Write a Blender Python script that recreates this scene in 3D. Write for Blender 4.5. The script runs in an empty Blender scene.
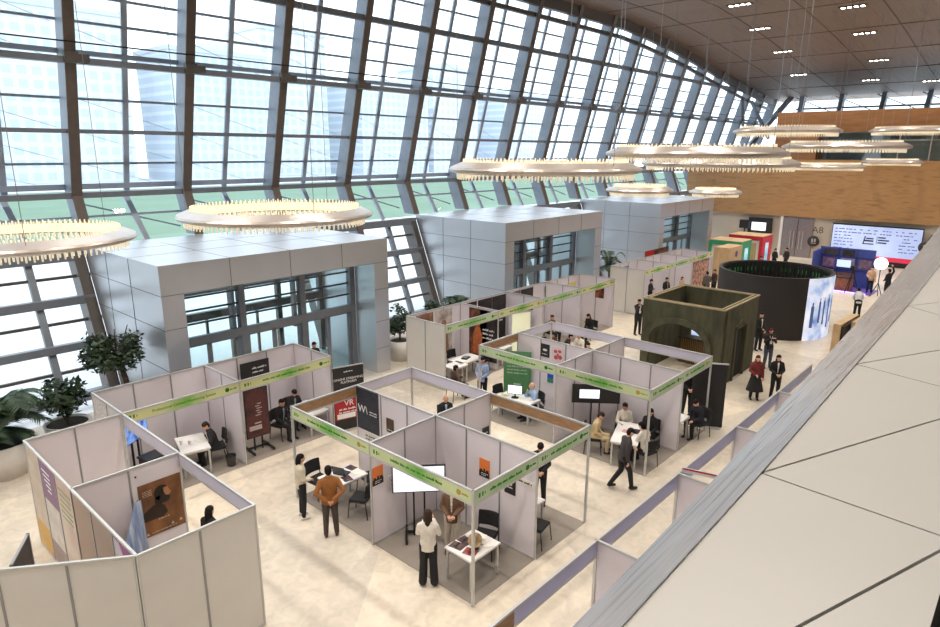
import bpy, math, random
import numpy as np
from mathutils import Vector, Matrix
random.seed(7)
scene = bpy.context.scene
COL = scene.collection
PI = math.pi

# ------------------------------------------------------------------ materials
MATS = {}
def nt(m):
    m.use_nodes = True
    t = m.node_tree
    return t, t.nodes['Principled BSDF']
def mat(name, col, rough=.5, metal=0, var=.06, scale=4, emit=0, spec=.5, bump=0):
    """principled with a little procedural value noise"""
    if name in MATS: return MATS[name]
    m = bpy.data.materials.new(name); t, b = nt(m)
    tc = t.nodes.new('ShaderNodeTexCoord'); n = t.nodes.new('ShaderNodeTexNoise')
    n.inputs['Scale'].default_value = scale; n.inputs['Detail'].default_value = 3
    t.links.new(tc.outputs['Object'], n.inputs['Vector'])
    mr = t.nodes.new('ShaderNodeMapRange')
    mr.inputs[1].default_value = .3; mr.inputs[2].default_value = .7
    mr.inputs[3].default_value = 1-var; mr.inputs[4].default_value = 1+var
    t.links.new(n.outputs[0], mr.inputs[0])
    mx = t.nodes.new('ShaderNodeVectorMath'); mx.operation = 'SCALE'
    mx.inputs[0].default_value = col[:3]
    t.links.new(mr.outputs[0], mx.inputs['Scale'])
    t.links.new(mx.outputs[0], b.inputs['Base Color'])
    b.inputs['Roughness'].default_value = rough; b.inputs['Metallic'].default_value = metal
    b.inputs['Specular IOR Level'].default_value = spec
    if emit:
        b.inputs['Emission Color'].default_value = (*col[:3], 1); b.inputs['Emission Strength'].default_value = emit
    if bump:
        bp = t.nodes.new('ShaderNodeBump'); bp.inputs['Strength'].default_value = bump
        t.links.new(n.outputs[0], bp.inputs['Height']); t.links.new(bp.outputs[0], b.inputs['Normal'])
    MATS[name] = m
    return m
def ramp_mat(name, cols, scale=(1, 1, 1), kind='noise', nscale=3, rough=.5, detail=4, metal=0, band='X', dist=0, emit=0):
    """colour ramp driven by noise / wave / gradient / voronoi in object space"""
    if name in MATS: return MATS[name]
    m = bpy.data.materials.new(name); t, b = nt(m)
    tc = t.nodes.new('ShaderNodeTexCoord'); mp = t.nodes.new('ShaderNodeMapping')
    mp.inputs['Scale'].default_value = scale
    t.links.new(tc.outputs['Object'], mp.inputs[0])
    if kind == 'noise':
        n = t.nodes.new('ShaderNodeTexNoise'); n.inputs['Scale'].default_value = nscale; n.inputs['Detail'].default_value = detail
        n.inputs['Distortion'].default_value = dist; o = n.outputs[0]
    elif kind == 'wave':
        n = t.nodes.new('ShaderNodeTexWave'); n.inputs['Scale'].default_value = nscale; n.bands_direction = band
        n.inputs['Distortion'].default_value = dist; o = n.outputs[1]
    elif kind == 'voronoi':
        n = t.nodes.new('ShaderNodeTexVoronoi'); n.inputs['Scale'].default_value = nscale; o = n.outputs['Color']
    else:
        n = t.nodes.new('ShaderNodeTexGradient'); n.gradient_type = kind; o = n.outputs[1]
    t.links.new(mp.outputs[0], n.inputs['Vector'])
    r = t.nodes.new('ShaderNodeValToRGB'); e = r.color_ramp.elements
    while len(e) < len(cols): e.new(.5)
    for i, (p, c) in enumerate(cols): e[i].position = p
    for i, (p, c) in enumerate(cols): e[i].color = (*c, 1)
    t.links.new(o, r.inputs[0]); t.links.new(r.outputs[0], b.inputs['Base Color'])
    b.inputs['Roughness'].default_value = rough; b.inputs['Metallic'].default_value = metal
    if emit:
        t.links.new(r.outputs[0], b.inputs['Emission Color']); b.inputs['Emission Strength'].default_value = emit
    MATS[name] = m
    return m
def glass(name, tint, refl=.08, rough=.02):
    m = bpy.data.materials.new(name); m.use_nodes = True; t = m.node_tree
    t.nodes.remove(t.nodes['Principled BSDF'])
    a = t.nodes.new('ShaderNodeBsdfTransparent'); a.inputs[0].default_value = (*tint, 1)
    g = t.nodes.new('ShaderNodeBsdfGlossy'); g.inputs['Roughness'].default_value = rough
    n = t.nodes.new('ShaderNodeTexNoise'); n.inputs['Scale'].default_value = .5
    mr = t.nodes.new('ShaderNodeMapRange'); mr.inputs[3].default_value = refl*.8; mr.inputs[4].default_value = refl*1.2
    t.links.new(n.outputs[0], mr.inputs[0])
    x = t.nodes.new('ShaderNodeMixShader')
    t.links.new(mr.outputs[0], x.inputs[0]); t.links.new(a.outputs[0], x.inputs[1]); t.links.new(g.outputs[0], x.inputs[2])
    t.links.new(x.outputs[0], t.nodes['Material Output'].inputs[0])
    MATS[name] = m
    return m
def S(r, g, b):                       # sRGB 0-255 to linear
    return tuple(((c/255+.055)/1.055)**2.4 if c > 10 else c/255/12.92 for c in (r, g, b))

# ------------------------------------------------------------------ geometry
class MB:
    def __init__(s): s.v = []; s.f = []; s.m = []
    def add(s, vs, fs, mi=0):
        k = len(s.v); s.v += [tuple(v) for v in vs]
        s.f += [tuple(i+k for i in f) for f in fs]; s.m += [mi]*len(fs)
        return s
    def hexa(s, p, mi=0):             # 8 points, bottom four then top four
        return s.add(p, [(0, 3, 2, 1), (4, 5, 6, 7), (0, 1, 5, 4), (1, 2, 6, 5), (2, 3, 7, 6), (3, 0, 4, 7)], mi)
    def box(s, c, d, rz=0, mi=0, M=None):
        x, y, z = d[0]/2, d[1]/2, d[2]/2
        p = [Vector(q) for q in ((-x, -y, -z), (x, -y, -z), (x, y, -z), (-x, y, -z), (-x, -y, z), (x, -y, z), (x, y, z), (-x, y, z))]
        R = M if M is not None else Matrix.Rotation(rz, 3, 'Z')
        return s.hexa([R @ q + Vector(c) for q in p], mi)
    def span(s, a, b, mi=0):          # axis box from corner a to corner b
        return s.box([(a[i]+b[i])/2 for i in range(3)], [abs(b[i]-a[i]) for i in range(3)], mi=mi)
    def bar(s, a, b, w, h, mi=0, up=(0, 0, 1)):   # beam a-b with width w (sideways), height h
        a, b = Vector(a), Vector(b); d = (b-a); L = d.length; d.normalize(); u = Vector(up)
        if abs(d.dot(u)) > .99: u = Vector((0, 1, 0))
        sd = d.cross(u).normalized(); u = sd.cross(d)
        M = Matrix((d, sd, u)).transposed()
        return s.box((a+b)/2, (L, w, h), M=M, mi=mi)
    def cone(s, a, ra, b, rb, n=12, mi=0, cap=True):
        a, b = Vector(a), Vector(b); d = (b-a).normalized()
        u = d.orthogonal().normalized(); w = d.cross(u)
        vs = [a+(u*math.cos(2*PI*i/n)+w*math.sin(2*PI*i/n))*ra for i in range(n)] + [b+(u*math.cos(2*PI*i/n)+w*math.sin(2*PI*i/n))*rb for i in range(n)]
        fs = [(i, (i+1) % n, (i+1) % n+n, i+n) for i in range(n)]
        if cap: fs += [tuple(range(n-1, -1, -1)), tuple(range(n, 2*n))]
        return s.add(vs, fs, mi)
    def tube(s, pts, r, n=8, mi=0):
        for a, b in zip(pts, pts[1:]): s.cone(a, r, b, r, n, mi)
        return s
    def lathe(s, prof, c=(0, 0, 0), n=32, mi=0, sx=1, sy=1):
        k = len(prof)
        vs = [(c[0]+r*sx*math.cos(2*PI*i/n), c[1]+r*sy*math.sin(2*PI*i/n), c[2]+z) for i in range(n) for r, z in prof]
        fs = [(i*k+j, ((i+1) % n)*k+j, ((i+1) % n)*k+j+1, i*k+j+1) for i in range(n) for j in range(k-1)]
        return s.add(vs, fs, mi)
    def ell(s, c, r, n=12, k=8, mi=0, M=None):
        vs = []; fs = []
        for j in range(k+1):
            t = PI*j/k
            for i in range(n):
                p = Vector((r[0]*math.sin(t)*math.cos(2*PI*i/n), r[1]*math.sin(t)*math.sin(2*PI*i/n), -r[2]*math.cos(t)))
                if M is not None: p = M @ p
                vs.append(p+Vector(c))
        for j in range(k):
            for i in range(n): fs.append((j*n+i, j*n+(i+1) % n, (j+1)*n+(i+1) % n, (j+1)*n+i))
        return s.add(vs, fs, mi)
    def cap(s, a, ra, b, rb, n=10, flat=None, mi=0):   # tapered capsule
        a, b = Vector(a), Vector(b); d = b-a
        d = d.normalized() if d.length > 1e-6 else Vector((0, 0, 1))
        u = d.orthogonal().normalized(); w = d.cross(u); vs = []; fs = []
        rings = [(a, ra, -t) for t in (85, 60, 30)] + [(a, ra, 0), (b, rb, 0)] + [(b, rb, t) for t in (30, 60, 85)]
        for c, r, t in rings:
            t = math.radians(t); o = c+d*(r*math.sin(t)); q = r*math.cos(t)
            for i in range(n): vs.append(o+(u*math.cos(2*PI*i/n)+w*math.sin(2*PI*i/n))*q)
        if flat:
            ax, k = Vector(flat[0]).normalized(), flat[1]
            vs = [v-ax*((v-a).dot(ax)-d.dot(ax)*(v-a).dot(d))*(1-k) for v in vs]
        m = len(rings)
        for j in range(m-1):
            for i in range(n): fs.append((j*n+i, j*n+(i+1) % n, (j+1)*n+(i+1) % n, (j+1)*n+i))
        fs += [tuple(range(n-1, -1, -1)), tuple(range((m-1)*n, m*n))]
        return s.add(vs, fs, mi)
    def loft(s, rings, n=14, mi=0):   # rings: (centre, rx, ry)
        vs = [(c[0]+rx*math.cos(2*PI*i/n), c[1]+ry*math.sin(2*PI*i/n), c[2]) for c, rx, ry in rings for i in range(n)]
        m = len(rings)
        fs = [(j*n+i, j*n+(i+1) % n, (j+1)*n+(i+1) % n, (j+1)*n+i) for j in range(m-1) for i in range(n)]
        fs += [tuple(range(n-1, -1, -1)), tuple(range((m-1)*n, m*n))]
        return s.add(vs, fs, mi)
    def build(s, name, mats, parent=None, smooth=False, kind=None, loc=None, rz=0, bevel=0):
        me = bpy.data.meshes.new(name); me.from_pydata(s.v, [], s.f)
        for m in (mats if isinstance(mats, (list, tuple)) else [mats]): me.materials.append(m)
        for p, i in zip(me.polygons, s.m): p.material_index = i
        if smooth: me.polygons.foreach_set('use_smooth', [True]*len(me.polygons))
        me.update()
        o = bpy.data.objects.new(name, me); COL.objects.link(o)
        if parent: o.parent = parent
        if kind: o['kind'] = kind
        if loc: o.location = loc
        o.rotation_euler.z = rz
        if bevel:
            b = o.modifiers.new('bevel', 'BEVEL'); b.width = bevel; b.segments = 2; b.limit_method = 'ANGLE'
        return o
def tag(o, label, cat, group=None):
    o['label'] = label; o['category'] = cat
    if group: o['group'] = group
    return o
def thing(name, label, cat, loc=(0, 0, 0), rz=0, group=None):
    o = bpy.data.objects.new(name, None); COL.objects.link(o)
    o.location = loc; o.rotation_euler.z = rz; o.empty_display_size = .1
    return tag(o, label, cat, group)
def kids(o): return [c for c in bpy.data.objects if c.parent == o]
def dup(root, loc, rz=None, label=None, group=None, cache={}):
    def cp(o, par):
        c = o.copy(); COL.objects.link(c)
        if par: c.parent = par
        for ch in o.children: cp(ch, c)
        return c
    r = cp(root, None); r.location = loc
    if rz is not None: r.rotation_euler.z = rz
    if label: r['label'] = label
    if group: r['group'] = group
    return r
def text(body, size, parent, m, loc, rot, name='lettering', align='CENTER', ext=.003):
    cu = bpy.data.curves.new(name, 'FONT'); cu.body = body; cu.size = size; cu.align_x = align; cu.align_y = 'CENTER'
    cu.extrude = ext; cu.materials.append(m)
    o = bpy.data.objects.new(name, cu); COL.objects.link(o); o.parent = parent
    dg = bpy.context.evaluated_depsgraph_get(); me = bpy.data.meshes.new_from_object(o.evaluated_get(dg)); me.name = name
    bpy.data.objects.remove(o); o = bpy.data.objects.new(name, me); COL.objects.link(o); o.parent = parent
    if not me.materials: me.materials.append(m)
    o.location = loc; o.rotation_euler = rot
    return o
def words_mb(mb, x0, x1, z, h, y, rnd, mi=0, t=.004, gap=.35):
    """rows of tiny letter strokes too small to read in the photo"""
    x = x0
    while x < x1:
        n = rnd.randint(3, 9)
        for _ in range(n):
            w = h*rnd.uniform(.35, .6)
            if x+w > x1: return mb
            hh = h*rnd.choice((.65, .65, .7, 1))
            mb.box((x+w/2, y, z+hh/2), (w*.72, t, hh), mi=mi)
            x += w
        x += h*gap*1.6
    return mb

# ------------------------------------------------------------------ colours
WHITE = mat('white_laminate', S(232, 230, 228), .4, var=.02)
PANEL = mat('booth_panel', S(224, 217, 223), .55, var=.02, scale=1.5)
PANELC = mat('booth_panel_cream', S(218, 214, 209), .5, var=.03, scale=1.5)
ALU = mat('aluminium', S(196, 196, 194), .35, .35, var=.04)
ALUD = mat('aluminium_joint', S(150, 150, 152), .4, .4, var=.04)
BROWNF = ramp_mat('fascia_brown', [(.3, S(178, 140, 100)), (.7, S(150, 112, 76))], scale=(2, 1, 12), nscale=2, rough=.6)
CARPET = ramp_mat('grey_carpet', [(.3, S(136, 127, 118)), (.7, S(150, 141, 131))], nscale=60, rough=.95)
BLACK = mat('black_plastic', S(26, 26, 28), .45, var=.15)
BLACKF = mat('black_fabric', S(30, 30, 32), .9, var=.2, scale=30)
METALD = mat('dark_metal', S(60, 58, 56), .4, .6)
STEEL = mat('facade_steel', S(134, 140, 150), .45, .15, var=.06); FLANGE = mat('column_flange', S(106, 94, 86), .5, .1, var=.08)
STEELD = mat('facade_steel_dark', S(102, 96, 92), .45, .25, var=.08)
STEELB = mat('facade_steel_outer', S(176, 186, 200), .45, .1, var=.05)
CLAD = mat('vestibule_cladding', S(205, 206, 210), .36, .75, var=.03, scale=.6)
CLADJ = mat('cladding_joint', S(95, 92, 92), .6)
SCREENW = mat('lit_screen', S(225, 232, 245), .3, emit=1.0)
INKG = mat('green_ink', S(40, 110, 30), .7)
INKW = mat('white_ink', S(235, 235, 235), .6)
INKK = mat('black_ink', S(30, 28, 30), .6)
INKR = mat('red_ink', S(190, 30, 40), .6)
GLASS = glass('facade_glass', (.94, .97, .97), .06)
GLASSC = glass('vestibule_glass', (.80, .96, .96), .09)
# ------------------------------------------------------------------ people
def remesh(mb, voxel, it=3):
    me = bpy.data.meshes.new('tmp'); me.from_pydata(mb.v, [], mb.f); me.update()
    o = bpy.data.objects.new('tmp', me); COL.objects.link(o)
    r = o.modifiers.new('r', 'REMESH'); r.mode = 'VOXEL'; r.voxel_size = voxel; r.use_smooth_shade = True
    if it:
        q = o.modifiers.new('s', 'SMOOTH'); q.iterations = it; q.factor = .5
    dg = bpy.context.evaluated_depsgraph_get(); dg.update()
    out = bpy.data.meshes.new_from_object(o.evaluated_get(dg))
    bpy.data.objects.remove(o); bpy.data.meshes.remove(me)
    return out
def link_mesh(me, name, mats, parent):
    me.name = name; me.materials.clear()
    for m in mats: me.materials.append(m)
    o = bpy.data.objects.new(name, me); COL.objects.link(o); o.parent = parent
    return o
SKIN = {k: mat('skin_'+k, c, .5, var=.05, scale=12) for k, c in (('light', S(214, 165, 140)), ('mid', S(190, 138, 110)), ('tan', S(165, 115, 88)))}
HAIR = {k: mat('hair_'+k, c, .75, var=.25, scale=40, spec=.2) for k, c in (('black', S(28, 24, 24)), ('brown', S(58, 42, 34)), ('grey', S(120, 112, 105)), ('auburn', S(92, 44, 34)))}
EYE = mat('eye_dark', S(40, 30, 28), .3); LIP = mat('lip', S(170, 95, 88), .5)
SHOE = {'black': mat('shoe_black', S(30, 28, 28), .4), 'white': mat('shoe_white', S(225, 222, 218), .5), 'brown': mat('shoe_brown', S(80, 52, 38), .4)}
ARMS = {  # elbow, wrist of the right arm (x right, y forward), standing frame
 'down': ((.215, -.03, 1.13), (.225, .05, .88)), 'back': ((.265, -.10, 1.15), (.06, -.185, .98)),
 'front': ((.225, .02, 1.13), (.07, .21, 1.03)), 'phone': ((.215, .10, 1.14), (.08, .29, 1.34)),
 'desk': ((.22, .12, 1.16), (.13, .37, 1.17)), 'lap': ((.215, .02, 1.14), (.12, .24, 1.03)),
 'crossed': ((.235, .06, 1.14), (-.02, .20, 1.20)), 'chin': ((.20, .22, 1.18), (.07, .19, 1.40)),
 'raise': ((.36, .04, 1.55), (.30, .10, 1.80)), 'side': ((.36, -.02, 1.2), (.52, .02, 1.08)), 'head': ((.42, .12, 1.5), (.16, .1, 1.66)),
}
def cloth(col, tagname='cloth'):
    return mat('%s_%d_%d_%d' % (tagname, *col), S(*col), .85, var=.1, scale=9)
def person(label, x, y, face, pose='stand', arms=('down', 'down'), top=(40, 40, 44), bottom=(32, 32, 36), hair=('black', 'short'), skin='light',
           shoe='black', h=1.72, lean=0, hyaw=0, hpitch=0, coat=False, shirt=None, skirt=None, vox=.014, wide=1.0, z0=0, group=None, badge=False, flare=0, robe=False):
    root = thing('person', label, 'person', (x, y, z0), math.radians(face-90), group)
    k = h/1.72
    sit = pose == 'sit'
    dz = -.43 if sit else 0
    pel = Vector((0, 0, .95+dz))
    ln = math.radians(lean)
    def up(p):      # upper body point, leaned about the pelvis
        q = Vector(p)+Vector((0, 0, dz))-pel
        c, s = math.cos(ln), math.sin(ln)
        return pel+Vector((q.x*wide, q.y*c+q.z*s, q.z*c-q.y*s))
    if sit:
        legs = [((sg*.09, .02, .50), (sg*.12, .42, .49), (sg*.12, .40, .09)) for sg in (1, -1)]
    elif pose == 'walk':
        legs = [((.09, 0, .93), (.10, .17, .52), (.10, .24, .09)), ((-.09, 0, .93), (-.10, .02, .50), (-.10, -.28, .13))]
    else:
        legs = [((sg*.09, 0, .93), (sg*.10, .02, .51), (sg*.12, -.01, .09)) for sg in (1, -1)]
    head = up((0, .03, 1.605)); neck = up((0, -.01, 1.44))
    HM = Matrix.Rotation(math.radians(-hyaw), 3, 'Z') @ Matrix.Rotation(-math.radians(hpitch)-ln*.5, 3, 'X')
    hp = lambda p: head+HM @ Vector(p)
    arm = []
    for sg, a in ((1, arms[0]), (-1, arms[1])):
        el, wr = ARMS[a]
        arm.append((up((sg*.158, -.01, 1.375)), up((sg*el[0], el[1], el[2])), up((sg*wr[0], wr[1], wr[2])), sg))
    def torso(mb, e, z_lo=None):
        rg = [(.84, .152, .12), (.92, .162, .118), (1.0, .15, .108), (1.1, .138, .10), (1.2, .150, .11), (1.3, .165, .112), (1.37, .165, .098), (1.425, .125, .078), (1.46, .07, .062), (1.49, .055, .055)]
        vs = []
        for z, rx, ry in rg:
            if z_lo and z < z_lo: continue
            c = up((0, -.005, z)) if z > .95 else Vector((0, 0, z+dz))
            vs.append((c, rx*wide+e, ry+e))
        mb.loft([(c/1, a, b) for c, a, b in vs])
    def limbs(mb, e, upto=1.0):
        for s, el, wr, sg in arm:
            mb.cap(up((sg*.05, -.02, 1.445)), .042+e*.6, s, .055+e); mb.cap(s, .056+e, el, .043+e); w2 = el+(wr-el)*upto
            mb.cap(el, .043+e, w2, .032+e*1.2)
    def legp(mb, e, fl=0, low=0.0):
        for hip, kn, an in legs:
            hip, kn, an = Vector(hip), Vector(kn), Vector(an)
            mb.cap(hip, .088+e, kn, .06+e+fl*.3)
            mb.cap(kn, .06+e+fl*.3, an+(kn-an)*low, .042+e+fl)
    # --- body: one continuous skin
    b = MB(); torso(b, -.012); limbs(b, -.004); legp(b, -.006)
    b.cap(neck-Vector((0, 0, .03)), .054, hp((0, -.015, -.07)), .05)
    b.ell(head, (.074, .094, .108), M=HM); b.ell(hp((0, .025, -.055)), (.056, .066, .062), M=HM)
    b.cap(hp((0, .088, .005)), .011, hp((0, .104, -.022)), .016)
    for sg in (1, -1): b.ell(hp((sg*.077, -.01, -.01)), (.013, .022, .033), M=HM)
    for hip, kn, an in legs: b.cap(Vector(an)+Vector((0, -.03, -.035)), .035, Vector(an)+Vector((0, .13, -.05)), .03)
    hands = []
    for s, el, wr, sg in arm:
        d = (wr-el).normalized()
        lat = d.cross(Vector((0, 0, 1)) if abs(d.z) < .8 else Vector((0, 1, 0))).normalized()
        nrm = lat.cross(d)
        b.cap(wr, .03, wr+d*.075, .036, flat=(nrm, .55)); hands.append((wr, d, lat, nrm, sg))
    me = remesh(b, vox*k, 2)
    ex = MB(); curl = .5
    for wr, d, lat, nrm, sg in hands:      # five separate, unequal, bent fingers on each hand
        dn = -nrm if nrm.z > 0 else nrm
        for i, L in enumerate((.062, .075, .07, .055)):
            p = wr+d*.07+lat*((i-1.5)*.019)
            q1 = p+(d*.85+dn*.35*curl*2).normalized()*L*.5; q2 = q1+(d*.5+dn*.8).normalized()*L*.5
            ex.cap(p, .0095, q1, .009, n=6); ex.cap(q1, .009, q2, .008, n=6)
        p = wr+d*.02-lat*.03
        q1 = p+(d*.7-lat*.7).normalized()*.04; ex.cap(p, .012, q1, .010, n=6); ex.cap(q1, .010, q1+(d*.9+dn*.3).normalized()*.03, .009, n=6)
    nf = len(ex.f)
    for sg in (1, -1): ex.ell(hp((sg*.03, .088, .012)), (.014, .008, .008), 8, 6, mi=1, M=HM)
    ex.ell(hp((0, .088, -.058)), (.024, .01, .007), 8, 6, mi=2, M=HM)
    # join the fingers and features into the body mesh
    import bmesh
    bm = bmesh.new(); bm.from_mesh(me)
    vv = [bm.verts.new(v) for v in ex.v]
    for f, mi in zip(ex.f, ex.m):
        try: fc = bm.faces.new([vv[i] for i in f]); fc.material_index = mi; fc.smooth = True
        except ValueError: pass
    bm.to_mesh(me); bm.free()
    body = link_mesh(me, 'body', [SKIN[skin], EYE, LIP], root)
    body.scale = (k, k, k)
    out = [body]
    # --- clothes
    tm = cloth(top)
    t = MB(); torso(t, .016)
    if coat and not sit: t.loft([((0, 0, .78+dz), .165*wide, .13), ((0, 0, .95+dz), .175*wide, .135)])
    limbs(t, .013, .93)
    out.append(link_mesh(remesh(t, vox*k), 'jacket' if coat else 'top', [tm], root))
    if robe or skirt:
        g = MB(); c = skirt or top; lo = .12 if robe else .36
        if sit: g.cap((-.06, .0, .52), .13, (-.07, .42, .5), .1); g.cap((.06, .0, .52), .13, (.07, .42, .5), .1); g.cap((0, .42, .48), .13, (0, .42, .12), .14)
        else: g.loft([((0, .01, lo), .31, .26), ((0, 0, .7), .225, .19), ((0, 0, .9), .175, .14), ((0, 0, 1.0), .16, .12)], n=20)
        out.append(link_mesh(remesh(g, vox*k), 'skirt', [cloth(c)], root))
    if not robe:
        g = MB(); legp(g, .014, flare)
        g.ell((0, 0, .95+dz) if not sit else (0, .02, .52), (.172*wide, .125, .12))
        out.append(link_mesh(remesh(g, vox*k), 'trousers', [cloth(bottom)], root))
    for hip, kn, an in legs:
        g = MB(); an = Vector(an)
        g.cap(an+Vector((0, -.035, -.035)), .045, an+Vector((0, .14, -.048)), .04); g.cap(an+Vector((0, -.01, .02)), .045, an+Vector((0, 0, -.04)), .05)
        out.append(link_mesh(remesh(g, vox*k, 2), 'shoe', [SHOE[shoe]], root))
    hc, hs = hair
    if hs != 'bald':
        g = MB()
        g.ell(hp((0, -.008, .045)), (.084, .100, .078), M=HM); g.ell(hp((0, -.04, .0)), (.08, .07, .105), M=HM)
        if hs in ('long', 'bob'):
            q = .36 if hs == 'long' else .12
            g.cap(hp((0, -.06, 0)), .07, hp((0, -.085, -q)), .055)
            for sg in (1, -1): g.cap(hp((sg*.064, -.025, .03)), .028, hp((sg*.066, -.05, -.6*q-.03)), .03)
        if hs == 'cap': g.ell(hp((0, .03, .05)), (.09, .12, .05), M=HM)
        out.append(link_mesh(remesh(g, vox*k, 2), 'hair', [HAIR[hc]], root))
    else:
        g = MB(); g.ell(hp((0, -.05, -.025)), (.079, .05, .055), M=HM)
        out.append(link_mesh(remesh(g, vox*k, 2), 'hair', [HAIR[hc]], root))
    if shirt:
        g = MB()
        for z in (1.08, 1.16, 1.24, 1.32, 1.39): g.ell(up((0, .105-abs(z-1.24)*.06, z)), (.02+.055*(z-1.05), .03, .06))
        out.append(link_mesh(remesh(g, .012), 'shirt_front', [cloth(shirt)], root))
    if badge:
        g = MB(); g.box(up((0, .145, 1.14)), (.09, .012, .12)); o = g.build('badge', [WHITE], root); out.append(o)
        g = MB(); g.tube([up((.06, .10, 1.42)), up((.0, .142, 1.2)), up((-.06, .10, 1.42))], .008, 6); out.append(g.build('lanyard', [INKW], root))
    for o in out[1:]: o.scale = (k, k, k)
    return root
# ------------------------------------------------------------------ the people
P = person
NV = (38, 38, 44); KK = (28, 28, 31); CRM = (226, 218, 206)
P('woman in a cream top and black trousers standing at the left corner post', -.42, 5.12, -20, arms=('front', 'down'), top=(214, 204, 182), bottom=KK, hair=('black', 'bob'), shoe='white', h=1.66)
P('man in a brown sweater seen from behind with hands clasped at his back', -.42, 3.98, 58, arms=('back', 'back'), top=(150, 96, 48), bottom=(74, 66, 60), hair=('black', 'short'), skin='mid', shoe='brown', h=1.75, wide=1.12)
P('woman with long dark hair and white sweater holding up a phone', -.12, 1.1, 40, arms=('phone', 'phone'), top=(224, 218, 208), bottom=KK, hair=('brown', 'long'), h=1.7, flare=.035)
P('man in a brown jacket and light trousers standing behind the brochure table', 1.0, 1.5, 215, arms=('front', 'front'), top=(112, 84, 64), bottom=(196, 186, 172), hair=('grey', 'short'), shoe='brown', coat=True, shirt=CRM)
P('man in a dark suit writing at the table in the left booth row', -.42, 9.42, 172, 'sit', ('desk', 'desk'), NV, KK, ('brown', 'short'), lean=16, coat=True, shirt=CRM, hpitch=20)
P('man in a black suit seated with hands in lap beside the portrait display', 1.68, 9.42, -75, 'sit', ('lap', 'lap'), KK, KK, skin='mid', lean=6, coat=True, shirt=(120, 140, 160))
P('man in black seated behind the table at the back of the left row', 2.45, 9.95, -95, 'sit', ('desk', 'desk'), KK, KK, lean=12, coat=True, shirt=(150, 150, 150), hpitch=25)
P('dark-haired woman in black, only head and shoulders above the foreground wall', -2.92, 4.55, 20, arms=('front', 'front'), top=KK, bottom=KK, hair=('black', 'long'), h=1.62)
P('bald man in a black suit seated inside the rear cell of the nearest island', 5.3, 5.9, -125, 'sit', ('lap', 'lap'), KK, KK, ('grey', 'bald'), skin='mid', coat=True, shirt=(170, 190, 220), hpitch=-8, group=None)
P('bearded man in a dark brown jacket seated at the second left row, arm stretched out', 7.55, 7.62, -15, 'sit', ('side', 'desk'), (74, 54, 46), KK, ('black', 'short'), skin='tan', shirt=CRM, coat=True)
P('man in a light blue shirt with a badge standing beside the seated man in brown', 7.9, 6.65, 195, arms=('front', 'front'), top=(150, 168, 206), bottom=KK, badge=True, h=1.74)
P('bald man in a blue shirt and black vest at the computer', 8.12, 4.55, 150, 'sit', ('chin', 'desk'), (150, 176, 204), KK, ('grey', 'bald'), lean=8, shirt=None)
P('dark-haired person bending down behind the rear header of the nearest island', 3.9, 1.28, 215, 'stand', ('front', 'front'), KK, KK, lean=5, hpitch=30)
P('person in beige reading, seated left in the meeting group', 7.35, 1.85, -60, 'sit', ('lap', 'lap'), (206, 182, 140), (196, 176, 140), ('brown', 'short'), lean=14, hpitch=28)
P('bearded man in a white shirt seated at the head of the meeting table', 8.5, 1.5, 215, 'sit', ('desk', 'lap'), (222, 214, 200), (150, 140, 130), ('black', 'short'), skin='tan')
P('woman in black with long hair seated at the right of the meeting group', 8.62, .72, 185, 'sit', ('lap', 'lap'), KK, KK, ('black', 'long'))
P('person in a white T-shirt seen from behind at the meeting table', 7.55, .28, 75, 'sit', ('desk', 'desk'), CRM, KK, ('black', 'short'), lean=16, hpitch=15)
P('man in a dark grey jacket and cap walking past the second island', 5.98, .14, -35, 'walk', ('down', 'crossed'), (62, 58, 58), KK, ('black', 'cap'), shoe='black', lean=12, hpitch=20, h=1.72)
P('man in black bent over a table at the right end of the second island', 10.48, .0, 160, 'sit', ('desk', 'desk'), (30, 32, 42), KK, ('black', 'short'), lean=16, hpitch=25)
P('person in black standing behind the right header of the second island', 11.85, 1.0, -140, arms=('front', 'front'), top=KK, bottom=KK, hair=('black', 'short'), hpitch=30, lean=10)
P('long-haired woman in black seated at the end of the second left row', 17.4, 8.2, 170, 'sit', ('lap', 'lap'), KK, KK, ('brown', 'long'), lean=14, hpitch=15)
P('man in a black suit standing in the aisle left of the dark stone-look box', 19.55, 6.9, -125, arms=('chin', 'down'), top=KK, bottom=KK, coat=True, shirt=CRM, badge=True, h=1.78, skin='mid')
P('man in black standing in the farthest row, nearest the white end wall', 24.7, 8.9, -80, arms=('crossed', 'crossed'), top=KK, bottom=KK, h=1.74)
P('second man in black in the farthest row, facing the hall', 25.9, 8.55, -110, arms=('front', 'front'), top=KK, bottom=KK, coat=True, shirt=(150, 140, 130), h=1.72)
P('woman in beige in the farthest row, right of the two men in black', 28.3, 8.7, -100, 'stand', ('front', 'front'), (190, 160, 130), KK, ('auburn', 'long'), h=1.4)
P('person in grey in front of the poster of many portraits', 29.3, 7.6, 40, arms=('front', 'down'), top=(86, 80, 76), bottom=KK, hair=('black', 'short'), vox=.018)
P('person in dark brown beside the one in grey at the portrait poster', 30.3, 7.55, 150, arms=('front', 'front'), top=(70, 56, 50), bottom=KK, hair=('brown', 'short'), vox=.018)
P('woman in a dark red jacket and black skirt walking towards the right', 14.8, -.2, -150, 'stand', ('front', 'down'), (112, 44, 42), KK, ('auburn', 'bob'), skirt=KK, h=1.66, group=None)
P('woman in a black suit holding papers beside the woman in dark red', 15.35, -.72, -150, arms=('front', 'front'), top=KK, bottom=KK, hair=('black', 'bob'), coat=True, shirt=CRM, h=1.66)
P('person in jeans and black jacket photographing, behind the two walking women', 18.7, .62, -140, arms=('phone', 'phone'), top=(46, 40, 42), bottom=(74, 88, 108), hair=('auburn', 'long'), badge=True, h=1.7)
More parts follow.
